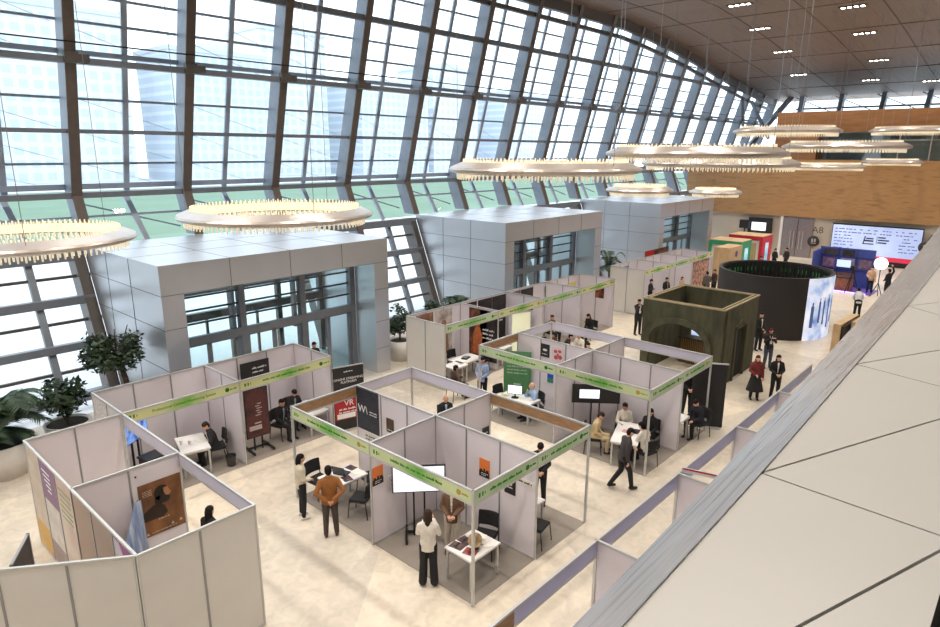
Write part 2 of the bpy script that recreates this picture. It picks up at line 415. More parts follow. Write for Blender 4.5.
P('man in a black suit standing at the edge of the black LED drum', 20.95, 1.75, -120, arms=('front', 'down'), top=KK, bottom=KK, coat=True, shirt=CRM, h=1.76)
P('person in black standing left of the pair in front of the far grey doors', 42.0, 7.75, -120, arms=('front', 'front'), top=KK, bottom=KK, vox=.02)
P('person in black standing right of the pair in front of the far grey doors', 42.9, 7.2, 150, arms=('front', 'down'), top=(46, 40, 38), bottom=KK, vox=.02)
P('person in black sitting low beside the red framed box', 40.3, 8.15, -120, 'sit', ('lap', 'lap'), KK, KK, vox=.02)
P('camera operator in white and black bending over, right of the black drum', 30.4, -.15, 20, arms=('desk', 'desk'), top=(206, 206, 208), bottom=KK, lean=32, vox=.016)
P('person in black standing beside the round studio light', 36.9, -.35, 60, arms=('raise', 'front'), top=KK, bottom=KK, h=1.85, vox=.018)
P('person in a beige top behind the round studio light', 38.0, .75, 190, arms=('front', 'down'), top=(196, 160, 130), bottom=KK, vox=.018)
P('person in white seated in front of the blue backdrop', 38.5, 3.1, 190, 'sit', ('lap', 'lap'), (220, 220, 226), KK, vox=.018)
P('dark-haired person seated beyond the rear header of the second island', 13.15, 5.7, -130, 'sit', ('lap', 'lap'), NV, KK, vox=.016)
P('person in pink seated behind the second island, beside the black-haired group', 13.55, 8.0, -100, 'sit', ('lap', 'lap'), (232, 160, 160), KK, ('auburn', 'short'), lean=45, hpitch=20, vox=.016)
P('person in black seated behind the second island with a bag', 13.75, 7.2, -60, 'sit', ('desk', 'desk'), KK, KK, lean=20, vox=.016)
P('person in cream seated right of the one with the bag behind the second island', 14.2, 6.7, 180, 'sit', ('desk', 'desk'), CRM, KK, lean=12, vox=.016)
P('person with brown hair seated in the third cell of the second left row', 15.8, 9.3, -100, 'sit', ('lap', 'lap'), (120, 80, 60), KK, ('brown', 'short'), vox=.016)
P('person in black inside the glass doors of the nearest entrance box', 5.0, 12.4, -90, arms=('front', 'front'), top=KK, bottom=KK, h=1.74, vox=.018)
# ------------------------------------------------------------------ the hall
def struct(o): o['kind'] = 'structure'; return o
CX0, CDX = -.22, 3.95
KY, KZ = 18.7, 7.0                      # the outward kink of the facade
def fy(z): return 15.86+.4057*z if z <= KZ else KY-.28*(z-KZ)     # inner edge of the columns
def zceil(x):
    if x < 33: return 17.05
    t = min(1, (x-33)/33); return 17.05-3.0*(t*t*(3-2*t)*.5+t*.5)
FLOOR = None
def floor_mat():
    m = bpy.data.materials.new('stone_floor'); t, b = nt(m); L = t.links
    tc = t.nodes.new('ShaderNodeTexCoord')
    def noise(s, d=4):
        n = t.nodes.new('ShaderNodeTexNoise'); n.inputs['Scale'].default_value = s; n.inputs['Detail'].default_value = d
        L.new(tc.outputs['Object'], n.inputs['Vector']); return n
    v = t.nodes.new('ShaderNodeTexVoronoi'); v.inputs['Scale'].default_value = .22; v.inputs['Randomness'].default_value = .9; L.new(tc.outputs['Object'], v.inputs['Vector'])
    r1 = t.nodes.new('ShaderNodeValToRGB'); e = r1.color_ramp.elements
    e[0].position = .2; e[0].color = (*S(207, 196, 181), 1); e[1].position = .8; e[1].color = (*S(226, 213, 194), 1)
    sp = t.nodes.new('ShaderNodeSeparateColor'); L.new(v.outputs['Color'], sp.inputs[0]); L.new(sp.outputs[0], r1.inputs[0])
    n = noise(3.2, 10); n.inputs['Distortion'].default_value = 1.2; r2 = t.nodes.new('ShaderNodeValToRGB'); e = r2.color_ramp.elements
    e[0].position = .35; e[0].color = (.86, .855, .85, 1); e[1].position = .65; e[1].color = (1.03, 1.02, 1.0, 1)
    L.new(n.outputs[0], r2.inputs[0])
    mx = t.nodes.new('ShaderNodeMix'); mx.data_type = 'RGBA'; mx.blend_type = 'MULTIPLY'; mx.inputs[0].default_value = 1
    L.new(r1.outputs[0], mx.inputs[6]); L.new(r2.outputs[0], mx.inputs[7]); L.new(mx.outputs[2], b.inputs['Base Color'])
    b.inputs['Roughness'].default_value = .32; b.inputs['Specular IOR Level'].default_value = .45
    return m
struct(MB().span((-22, -14, -.3), (51, 15.86, 0)).build('floor', [floor_mat()]))
# ceiling: boards along the hall, falling towards the far end
CEIL = ramp_mat('ceiling_boards', [(.25, S(112, 90, 76)), (.5, S(134, 110, 93)), (.75, S(122, 99, 84))], scale=(.35, 5, 1), nscale=1.0, rough=.55, detail=3)
cb = MB(); xs = [-22, 0, 20, 33]+[33+2.75*i for i in range(1, 13)]+[72]
for a, b in zip(xs, xs[1:]):
    za, zb = zceil(a), zceil(b)
    cb.hexa([(a, -14, za), (b, -14, zb), (b, fy(zb)+1.1, zb), (a, fy(za)+1.1, za), (a, -14, za+.3), (b, -14, zb+.3), (b, fy(zb)+1.1, zb+.3), (a, fy(za)+1.1, za+.3)])
ceil = struct(cb.build('ceiling', [CEIL]))
sm = MB()
for x in range(-18, 66, 6):
    sm.bar((x, -13.9, zceil(x)-.01), (x, 15.8, zceil(x)-.01), .03, .03)
for y in (-10, -6, -2, 2, 6, 10, 13.5):
    for a, b in zip(xs, xs[1:]): sm.bar((a, y, zceil(a)-.01), (b, y, zceil(b)-.01), .03, .03)
sm.build('ceiling_seams', [mat('ceiling_seam', S(92, 74, 63), .7)], ceil)
# facade: columns, beams, glazed bays
ck = list(range(-4, 18)); CUT = (0, 1, 2, 4, 5, 6, 8, 9, 10)
bars = [8.1, 10.3, 12.7, 13.5, 15.4]
def out(z, d):                          # a point d outside the inner column edge at height z
    s = math.hypot(1, .4057) if z <= KZ else math.hypot(1, .28)
    return fy(z)+d
for i, k in enumerate(ck):
    x = CX0+CDX*k; zt = zceil(x)+.2
    m = MB()
    for (z0, z1) in ((5.34 if k in CUT else -.1, KZ), (KZ, zt)):
        p = []
        for z in (z0, z1):
            y = fy(max(z, 0)) if z < 0 else fy(z)
            p += [(x-.15, y, z), (x+.15, y, z), (x+.15, y+.8, z), (x-.15, y+.8, z)]
        m.hexa(p)
    c = struct(m.build('facade_column', [STEEL]))
    fl = MB()
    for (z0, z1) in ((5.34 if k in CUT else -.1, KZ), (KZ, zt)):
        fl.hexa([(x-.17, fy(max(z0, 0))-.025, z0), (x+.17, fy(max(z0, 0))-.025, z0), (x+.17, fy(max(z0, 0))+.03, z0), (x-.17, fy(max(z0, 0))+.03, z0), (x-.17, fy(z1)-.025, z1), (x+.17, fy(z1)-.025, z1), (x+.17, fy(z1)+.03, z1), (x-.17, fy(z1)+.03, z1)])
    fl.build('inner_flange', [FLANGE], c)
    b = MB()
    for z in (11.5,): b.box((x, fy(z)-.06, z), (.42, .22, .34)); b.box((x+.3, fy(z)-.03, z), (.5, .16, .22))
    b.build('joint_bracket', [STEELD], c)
x0, x1 = CX0+CDX*ck[0], CX0+CDX*ck[-1]
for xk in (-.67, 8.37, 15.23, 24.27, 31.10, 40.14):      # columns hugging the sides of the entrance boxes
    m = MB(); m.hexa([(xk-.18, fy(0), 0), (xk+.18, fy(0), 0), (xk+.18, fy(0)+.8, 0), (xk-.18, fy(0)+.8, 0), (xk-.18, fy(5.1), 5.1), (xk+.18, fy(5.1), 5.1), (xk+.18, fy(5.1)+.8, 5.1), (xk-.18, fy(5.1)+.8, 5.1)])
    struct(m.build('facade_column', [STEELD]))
SEG = [(x0, -.5), (8.2, 15.4), (24.1, 31.27), (39.97, x1)]
n = 0
for z, w, h, d, mt in ((5.0, .3, .34, .15, STEEL), (3.55, .26, .28, .15, STEEL), (2.1, .24, .26, .15, STEEL), (.5, .3, .3, .2, STEEL),
                    (7.0, .34, .2, .2, STEEL), (9.2, .12, .14, .2, STEEL), (11.42, .3, .2, .12, STEEL), (14.25, .2, .24, .2, STEEL),
                    (7.28, .16, .2, .8, STEELB), (11.75, .16, .16, .8, STEELB)):
    
    for sa, sb in (SEG if z < 5.2 else [(x0, x1)]):
        n += 1; struct(MB().bar((sa, out(z, d), z), (sb, out(z, d), z), w, h).build('trim_%d' % n, [mt]))
# the top beam follows the ceiling
m = MB()
for a, b in zip(xs, xs[1:]):
    if b > x1+1: break
    for dz, w, h, mi in ((.3, .3, .62, 0), (1.05, .2, .22, 0)):
        za, zb = zceil(a)-dz, zceil(b)-dz
        m.bar((a, out(za, .2), za), (b, out(zb, .2), zb), w, h, mi)
struct(m.build('trim_31', [STEELD]))
m = MB(); z = 11.95
m.bar((x0, out(z, -.1), z), (x1, out(z, -.1), z), .045, .045); struct(m.build('trim_32', [BLACK]))
GO = .85
for i, (ka, kb) in enumerate(zip(ck, ck[1:])):
    a, b = CX0+CDX*ka, CX0+CDX*kb; mid = (a+b)/2
    w = struct(thing('window_%d' % (i+1), 'x', 'window'))
    del w['label'], w['category']
    zt = min(zceil(a), zceil(b))
    g = MB()
    cut = ka in CUT and kb in CUT
    for z0, z1 in ((5.36 if cut else .05, KZ), (KZ, zt)):
        g.add([(a+.15, out(z0, GO), z0), (b-.15, out(z0, GO), z0), (b-.15, out(z1, GO), z1), (a+.15, out(z1, GO), z1)], [(0, 1, 2, 3)])
    g.build('glass_pane', [GLASS], w)
    r = MB()
    for z in bars+[6.2]:
        if z < zt: r.bar((a+.15, out(z, GO), z), (b-.15, out(z, GO), z), .09, .085)
    r.build('glazing_bar', [STEELB], w)
    r = MB()
    for z in (4.3, 2.85, 1.3) if not cut else (): r.bar((a+.15, out(z, .35), z), (b-.15, out(z, .35), z), .10, .10)
    if not cut:
        r.build('lower_glazing_bar', [STEELD], w)
        r = MB(); r.bar((mid, out(0, .3), 0), (mid, out(5, .3), 5), .2, .22, up=(1, 0, 0)); r.build('lower_mullion', [STEEL], w)
    r = MB(); r.bar((mid+.3, out(5.1, GO), 5.1), (mid-.1, out(KZ, GO), KZ), .12, .2, up=(1, 0, 0)); r.bar((mid, out(KZ, GO), KZ), (mid, out(zt, GO), zt), .10, .2, up=(1, 0, 0))
    r.build('outer_mullion', [STEELB], w)
    r = MB()
    for z in (8.2, 9.3, 10.4, 12.6, 13.7, 14.8, 16.0):
        if z < zt-.3: r.bar((a+.2, out(z, GO+.25), z), (b-.2, out(z-1.05, GO+.25), z-1.05), .016, .016)
    r.bar((a+.2, out(6.7, GO+.2), 6.7), (b-.2, out(5.6, GO+.2), 5.6), .06, .06)
    r.build('tension_rod', [STEELB], w)
# far end facade above the timber wall
xe = x1
for i in range(8):
    y = 14.6-3.6*i; m = MB()
    m.hexa([(xe-.5, y-.2, 9), (xe+.3, y-.2, 9), (xe+.3, y+.2, 9), (xe-.5, y+.2, 9), (xe-2.0, y-.2-.9, 15), (xe-1.2, y-.2-.9, 15), (xe-1.2, y+.2-.9, 15), (xe-2.0, y+.2-.9, 15)])
    struct(m.build('facade_column', [STEEL]))
    w = struct(thing('window_%d' % (40+i), 'x', 'window')); del w['label'], w['category']
    MB().add([(xe, y, 8), (xe, y-3.6, 8), (xe-1.4, y-3.6, 15), (xe-1.4, y, 15)], [(0, 1, 2, 3)]).build('glass_pane', [GLASS], w)
    r = MB()
    for z in (11.6, 12.9): r.bar((xe-.7, y, z), (xe-.7, y-3.6, z), .12, .16)
    r.bar((xe-.9, y, 14.0), (xe-.6, y-3.6, 12.4), .08, .08)
    r.build('glazing_bar', [STEELD], w)
m = MB().bar((xe-5, 17.6, 9), (xe-.5, 14.6, 15), .4, .4); m.bar((xe-6, 17.3, 13.5), (xe-2, 16.6, 10), .25, .25); m.bar((xe-9.5, 16.9, 13.5), (xe-6, 17.8, 10), .25, .25)
struct(m.build('trim_33', [STEEL]))
struct(MB().span((51.2, -14, 7.8), (xe+.4, 18.2, 8.0)).build('floor_upper', [mat('upper_floor', S(120, 115, 110))]))
# far wall: timber-faced gallery over a pale wall
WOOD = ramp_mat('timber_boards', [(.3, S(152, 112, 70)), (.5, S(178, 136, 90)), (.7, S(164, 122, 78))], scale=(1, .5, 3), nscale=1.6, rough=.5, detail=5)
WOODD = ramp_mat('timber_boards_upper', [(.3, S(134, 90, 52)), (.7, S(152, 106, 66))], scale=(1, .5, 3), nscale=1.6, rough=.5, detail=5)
XW = 50.33
WALLB = mat('far_wall_stone', S(196, 184, 168), .6, var=.03, scale=.8)
far = struct(MB().span((XW+.25, -14, 0), (XW+.6, 18, 3.45)).build('wall_far', [WALLB]))
m = MB().span((XW, -14, 3.36), (XW+.4, 18.6, 8.0)); m.build('timber_parapet', [WOOD], far)
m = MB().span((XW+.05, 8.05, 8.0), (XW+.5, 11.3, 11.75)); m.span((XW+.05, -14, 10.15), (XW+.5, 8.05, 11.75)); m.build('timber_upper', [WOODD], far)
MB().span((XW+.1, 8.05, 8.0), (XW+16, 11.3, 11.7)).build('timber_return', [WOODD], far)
MB().span((XW+3.2, -14, 8), (XW+3.4, 8.05, 11)).build('gallery_wall', [mat('gallery_wall', S(150, 146, 140), .5)], far)
m = MB()
for y in (-12, -9, -6.5, -3.9, -1.6, .55, 2.55): m.box((XW+.8, y, 9.05), (.08, .09, 2.1))
m.bar((XW+.8, 8, 9.5), (XW+.8, -14, 9.5), .06, .07); m.build('gallery_frame', [ALU], far)
MB().add([(XW+.8, 8, 8.0), (XW+.8, -14, 8.0), (XW+.8, -14, 10.1), (XW+.8, 8, 10.1)], [(0, 1, 2, 3)]).build('gallery_glass', [GLASSC], far)
MB().span((XW+.3, -14, 10.1), (XW+3.4, 8.05, 10.25)).build('gallery_soffit', [mat('gallery_soffit', S(170, 165, 158))], far)
m = MB()
for y in (2.2, -.8, -3.8): m.span((XW+.9, y-1.3, 9.55), (XW+.95, y+1.0, 10.1))
m.build('gallery_dark_panel', [mat('dark_brown_panel', S(66, 50, 44))], far)
DOORM = mat('grey_door_metal', S(150, 148, 152), .35, .5)
d = struct(MB().span((XW+.12, 7.55, 0), (XW+.26, 9.9, 3.3)).build('door_1', [DOORM]))
MB().span((XW+.08, 8.71, .02), (XW+.125, 8.735, 3.2)).build('door_gap', [INKK], d)
for y in (8.5, 8.95, 9.2, 8.25): MB().span((XW+.03, y-.03, .7), (XW+.1, y+.03, 2.2)).build('door_handle', [ALU], d)
MB().span((XW+.02, 9.9, 0), (XW+.3, 10.1, 3.36)).build('door_frame', [WHITE], d)
# enclosing walls outside the view
SH = mat('plain_wall', S(200, 195, 188), .7)
struct(MB().span((-22.3, -14, 0), (-22, 17, 17)).build('wall_back', [SH]))
struct(MB().span((-22, -14.3, 0), (51, -14, 17)).build('wall_right', [SH]))

# ------------------------------------------------------------------ the balcony the picture is taken from
PIN = [(-14, -6.45), (-10, -6.40), (-6.46, -6.36), (-5.18, -6.34), (-3.18, -6.29), (-.91, -6.24), (1.95, -6.14), (5, -6.02), (9, -5.82), (14, -5.5), (20, -5.0)]
def yin(x):
    for (a, ya), (b, yb) in zip(PIN, PIN[1:]):
        if a <= x <= b: return ya+(yb-ya)*(x-a)/(b-a)
PARA = mat('parapet_panel', S(214, 211, 205), .38, .1, var=.02, scale=1)
GAP = mat('panel_gap', S(24, 22, 22), .8)
para = struct(MB().span((-14, -14, 6.2), (20, -7.15, 6.45)).build('balcony_floor', [mat('balcony_floor', S(150, 145, 140), .6)]))
base = MB()
xsP = [a for a, _ in PIN]
for a, b in zip(xsP, xsP[1:]):
    base.hexa([(a, -7.03, 6.2), (b, -7.03, 6.2), (b, yin(b)-.01, 6.2), (a, yin(a)-.01, 6.2), (a, -7.03, 7.165), (b, -7.03, 7.165), (b, yin(b)-.01, 7.165), (a, yin(a)-.01, 7.165)])
par = struct(base.build('balcony_parapet', [GAP]))
Vx = [-13.2, -11.2, -9.2, -7.2, -5.18, -3.18, -.93, 1.6, 4.4, 7.4, 10.6, 14]
Wx = [-12.5, -10.4, -8.3, -5.30, -3.5, -1.75, .45, 3.1, 6.0, 9.1, 12.5]
def tri(name, P, g=.006):
    V = [Vector(p) for p in P]; q = []
    for i in range(3):      # inset every edge by the same joint width
        v, e1, e2 = V[i], (V[i-1]-V[i]), (V[(i+1) % 3]-V[i]); e1.normalize(); e2.normalize()
        bis = (e1+e2).normalized(); sn = max(.12, math.sqrt(max(0, (1-e1.dot(e2))/2))); q.append(v+bis*(g/sn))
    m = MB(); t = [tuple(v) for v in q]; bt = [(v.x, v.y, v.z-.02) for v in q]
    m.add(bt+t, [(2, 1, 0), (3, 4, 5), (0, 1, 4, 3), (1, 2, 5, 4), (2, 0, 3, 5)])
    return m.build('cladding_panel', [PARA], par)
for i in range(len(Vx)-1):
    z = 7.19
    A, B = (Vx[i], yin(Vx[i])+.004, z), (Vx[i+1], yin(Vx[i+1])+.004, z)
    W = (Wx[i], -7.05, z+.035)
    tri('a', [W, B, A])
    if i+1 < len(Wx): tri('b', [W, (Wx[i+1], -7.05, z+.035), B])
# satin metal capping along its outer edge
CAPM = ramp_mat('streaked_capping', [(.3, S(158, 160, 166)), (.5, S(206, 205, 208)), (.7, S(180, 182, 188))], scale=(.5, 22, 22), nscale=1.6, rough=.25, metal=.5, detail=5, dist=.6)  # grey streaks in the colour stand in for reflections along the strip
OUT = [(-14, -6.0), (-6.35, -6.13), (-5.68, -6.11), (-4.21, -6.04), (-.71, -5.86), (4.98, -5.55), (9, -5.3), (14, -4.9), (20, -4.4)]
def yout(x):
    for (a, ya), (b, yb) in zip(OUT, OUT[1:]):
        if a <= x <= b: return ya+(yb-ya)*(x-a)/(b-a)
m = MB(); xx = [-14, -9, -6.4, -5.2, -4.2, -3.2, -2, -.8, .6, 2, 3.5, 5, 7, 9, 11.5, 14, 17, 20]
for a, b in zip(xx, xx[1:]):
    m.hexa([(a, yout(a), 6.9), (b, yout(b), 6.9), (b, yin(b), 6.9), (a, yin(a), 6.9), (a, yout(a), 7.0), (b, yout(b), 7.0), (b, yin(b), 7.2), (a, yin(a), 7.2)])
    m.hexa([(a, yout(a), 5.9), (b, yout(b), 5.9), (b, yout(b)-.1, 5.9), (a, yout(a)-.1, 5.9), (a, yout(a), 6.9), (b, yout(b), 6.9), (b, yout(b)-.1, 6.9), (a, yout(a)-.1, 6.9)])
m.build('metal_capping', [CAPM], par)

# ------------------------------------------------------------------ glazed entrance vestibules
def vestibule(x0, label):
    W, y0, H = 8.66, 11.82, 5.3
    v = thing('entrance_vestibule', label, 'vestibule', (x0, y0, 0), group='entrance vestibules along the glass facade')
    D = lambda z: fy(z)-y0-.02
    t = .12; ow0, ow1, oz = .67, 7.97, 4.42
    def side(name, xa, xb):
        m = MB()
        m.hexa([(xa, 0, 0), (xb, 0, 0), (xb, D(0), 0), (xa, D(0), 0), (xa, 0, H), (xb, 0, H), (xb, D(H), H), (xa, D(H), H)])
        return m.build(name, [CLAD], v)
    side('side_wall', 0, t); side('side_wall', W-t, W)
    m = MB().span((t, 0, oz), (W-t, 1.2, H)); m.span((t, 0, 0), (ow0, 1.2, oz)); m.span((ow1, 0, 0), (W-t, 1.2, oz))
    m.build('front_cladding', [CLAD], v)
    MB().hexa([(-.01, -.01, H), (W+.01, -.01, H), (W+.01, D(H), H), (-.01, D(H), H), (-.01, -.01, H+.03), (W+.01, -.01, H+.03), (W+.01, D(H), H+.03), (-.01, D(H), H+.03)]).build('roof', [CLAD], v)
    j = MB(); w = .014
    for x in (2.2, 4.36, 6.5): j.box((x, -.004, (oz+H)/2), (w, .01, H-oz))
    for z in (3.38, 2.1, 1.0):
        j.box((ow0/2, -.004, z), (ow0, .01, w)); j.box(((ow1+W)/2, -.004, z), (W-ow1, .01, w))
    for z in (oz, ): j.box((W/2, -.004, z), (W, .01, w))
    for x in (0, W):
        s = -.004 if x == 0 else .004
        for z in (4.42, 3.38, 2.1, 1.0): j.box((x+s, D(z)/2, z), (.01, D(z), w))
        for y in (2.2, 4.1):
            zz = max(0, (y+y0-15.84)/.4057); j.box((x+s, y, (zz+H)/2), (.01, w, H-zz))
    for y in (2.2, 4.1): j.box((W/2, y, H+.031), (W, w, .006))
    for x in (2.2, 4.36, 6.5): j.box((x, 2.5, H+.031), (w, 5, .006))
    j.build('cladding_joint', [CLADJ], v)
    for xa, xb in ((ow0, ow0-.005), (ow1, ow1+.005)): pass
    f = MB(); yg = 1.4
    for x in (ow0+.08, 3.18, 5.6, ow1-.08): f.box((x, yg, 2.2), (.22, .26, 4.4)); 
    for x in (3.18-.26, 5.6-.26): f.box((x, yg+.12, 3.3), (.12, .2, 2.2))
    f.box((W/2, yg, 2.48), (7.3, .3, .24)); f.box((W/2, yg, 4.36), (7.3, .2, .12)); f.box((W/2, yg-.12, 2.62), (7.3, .1, .05))
    f.build('door_frame', [STEEL], v)
    lo = MB()
    for z in (3.05, 3.5, 3.95): lo.box((W/2, yg+.03, z), (7.3, .06, .06))
    lo.build('louvre', [STEELD], v)
    for xa, xb in ((.9, 3.0), (3.35, 5.45), (5.75, 7.75)):
        mid = (xa+xb)/2
        for p, q in ((xa, mid), (mid, xb)):
            d = MB(); yq = yg+.02
            for x in (p+.04, q-.04): d.box((x, yq, 1.18), (.08, .07, 2.36))
            d.box(((p+q)/2, yq, .06), (q-p, .07, .12)); d.box(((p+q)/2, yq, 2.32), (q-p, .07, .08))
            o = d.build('glass_door', [STEEL], v)
            MB().add([(p+.08, yq, .1), (q-.08, yq, .1), (q-.08, yq, 2.28), (p+.08, yq, 2.28)], [(0, 1, 2, 3)]).build('door_glass', [GLASSC], o)
        MB().add([(xa, yg, 2.6), (xb, yg, 2.6), (xb, yg, 4.3), (xa, yg, 4.3)], [(0, 1, 2, 3)]).build('upper_glass', [GLASSC], v)
    # outer doors on the open air side
    f = MB(); yo = 4.35
    for x in (t+.1, 2.3, 4.33, 6.4, W-t-.1): f.box((x, yo, 2.2), (.2, .2, 4.4))
    f.box((W/2, yo, 2.5), (W-.3, .22, .3)); f.box((W/2, yo, 4.5), (W-.3, .22, .4)); f.box((W/2, yo, 3.4), (W-.3, .12, .1))
    for x in (1.25, 3.3, 5.4, 7.4): f.box((x, yo, 1.2), (.09, .09, 2.4))
    f.build('outer_frame', [STEELD], v)
    MB().add([(t, yo, .05), (W-t, yo, .05), (W-t, yo, 4.4), (t, yo, 4.4)], [(0, 1, 2, 3)]).build('outer_glass', [GLASS], v)
    MB().span((t, 1.2, 4.6), (W-t, 5.2, 4.66)).build('inner_soffit', [WHITE], v)
    MB().span((t, 1.25, 0), (W-t, 4.3, .012)).build('floor_brightener', [mat('brightener_pale', S(206, 214, 214), .5, var=.05)], v)  # pale sheet added over the floor to lighten the dark interior
    return v
vestibule(-.48, 'grey metal-clad entrance box nearest the camera, behind the long left booth row')
vestibule(15.42, 'grey metal-clad entrance box standing second along the glass facade, between the other two')
vestibule(31.29, 'grey metal-clad entrance box farthest along the facade, beside the timber wall')

# ------------------------------------------------------------------ outdoors
struct(MB().span((-200, 16.3, -.4), (260, 58, -.02)).build('ground_paving', [mat('pale_paving', S(226, 226, 226), .8, var=.04, scale=.2)]))
struct(MB().span((-200, 58, -.4), (260, 150, -.02)).build('ground_lawn', [mat('lawn', S(116, 140, 118), .95, var=.08, scale=.1)]))
struct(MB().span((-200, 150, -.4), (260, 420, -.02)).build('ground_road', [mat('pale_road', S(205, 208, 212), .9)]))
def bmat(name, wall, win, sc):
    m = bpy.data.materials.new(name); t, b = nt(m); L = t.links
    tc = t.nodes.new('ShaderNodeTexCoord'); mp = t.nodes.new('ShaderNodeMapping'); mp.inputs['Rotation'].default_value = (PI/2, 0, 0)
    br = t.nodes.new('ShaderNodeTexBrick'); br.offset = 0; br.inputs['Scale'].default_value = sc
    br.inputs['Color1'].default_value = (*win, 1); br.inputs['Color2'].default_value = (*win, 1); br.inputs['Mortar'].default_value = (*wall, 1)
    br.inputs['Mortar Size'].default_value = .06; br.inputs['Brick Width'].default_value = .3; br.inputs['Row Height'].default_value = .3
    L.new(tc.outputs['Object'], mp.inputs[0]); L.new(mp.outputs[0], br.inputs['Vector']); L.new(br.outputs[0], b.inputs['Base Color'])
    b.inputs['Roughness'].default_value = .8
    return m
B1 = bmat('tower_facade', S(222, 225, 228), S(202, 210, 219), .09); B2 = bmat('tower_facade_grey', S(216, 221, 227), S(196, 206, 217), .11)  # haze put into the colour: pale walls, windows almost the same tone
for i, (x, y, w, d, h, lab) in enumerate((
    (-8, 190, 60, 25, 34, 'pale apartment tower at the far left beyond the lawn'), (52, 205, 34, 24, 44, 'tall pale apartment block beyond the lawn, second from the left outside'),
    (92, 195, 30, 22, 36, 'grey-white apartment block beyond the lawn behind the third facade bay'), (128, 210, 26, 22, 48, 'tallest hazy apartment tower beyond the lawn'),
    (165, 200, 34, 24, 32, 'low hazy white block right of the tallest tower outside'), (205, 205, 28, 22, 42, 'hazy tower seen through the middle of the glass facade'), (248, 200, 34, 24, 34, 'hazy block seen through the far facade bays'))):
    o = thing('apartment_building', lab, 'building', (x, y, 0), group=None)
    MB().box((0, 0, h/2), (w, d, h)).build('wall', [B1 if i % 2 else B2], o)
    r = MB().box((0, 0, h+.6), (w+.8, d+.8, 1.2)); r.box((w*.1, 0, h+2.4), (w*.3, d*.5, 2.6)); r.build('roof', [mat('roof_grey', S(205, 208, 212), .8)], o)
# ------------------------------------------------------------------ shell-scheme booths
def fascia_mat(name, edge, mid, w=.55, off=0.0):
    """printed banner: a strong green patch fading into pale green along the strip"""
    m = bpy.data.materials.new(name); t, b = nt(m); L = t.links
    tc = t.nodes.new('ShaderNodeTexCoord'); sp = t.nodes.new('ShaderNodeSeparateXYZ'); L.new(tc.outputs['Object'], sp.inputs[0])
    n = t.nodes.new('ShaderNodeTexNoise'); n.inputs['Scale'].default_value = 3; L.new(tc.outputs['Object'], n.inputs['Vector'])
    a = t.nodes.new('ShaderNodeMath'); a.operation = 'SUBTRACT'; L.new(sp.outputs[0], a.inputs[0]); a.inputs[1].default_value = off
    ab = t.nodes.new('ShaderNodeMath'); ab.operation = 'ABSOLUTE'; L.new(a.outputs[0], ab.inputs[0])
    ad = t.nodes.new('ShaderNodeMath'); ad.operation = 'MULTIPLY_ADD'; L.new(n.outputs[0], ad.inputs[0]); ad.inputs[1].default_value = .5; L.new(ab.outputs[0], ad.inputs[2])
    r = t.nodes.new('ShaderNodeValToRGB'); e = r.color_ramp.elements
    e[0].position = w*.45; e[0].color = (*mid, 1); e[1].position = min(1, w*1.9); e[1].color = (*edge, 1)
    L.new(ad.outputs[0], r.inputs[0]); L.new(r.outputs[0], b.inputs['Base Color']); b.inputs['Roughness'].default_value = .5
    MATS[name] = m
    return m
FG = fascia_mat('fascia_green', S(206, 218, 168), S(108, 182, 74))
FG2 = fascia_mat('fascia_green_soft', S(196, 214, 172), S(150, 200, 120), .5)
FM = fascia_mat('fascia_mint', S(190, 214, 176), S(166, 206, 150), .8)
FY = fascia_mat('fascia_yellow_green', S(214, 216, 160), S(120, 188, 76), .45)
LAV = mat('fascia_back_white', S(206, 202, 216), .5, var=.02)
FLAV = mat('fascia_lavender', S(190, 192, 222), .5, var=.02)
INKF = mat('header_ink', S(72, 130, 50), .7)
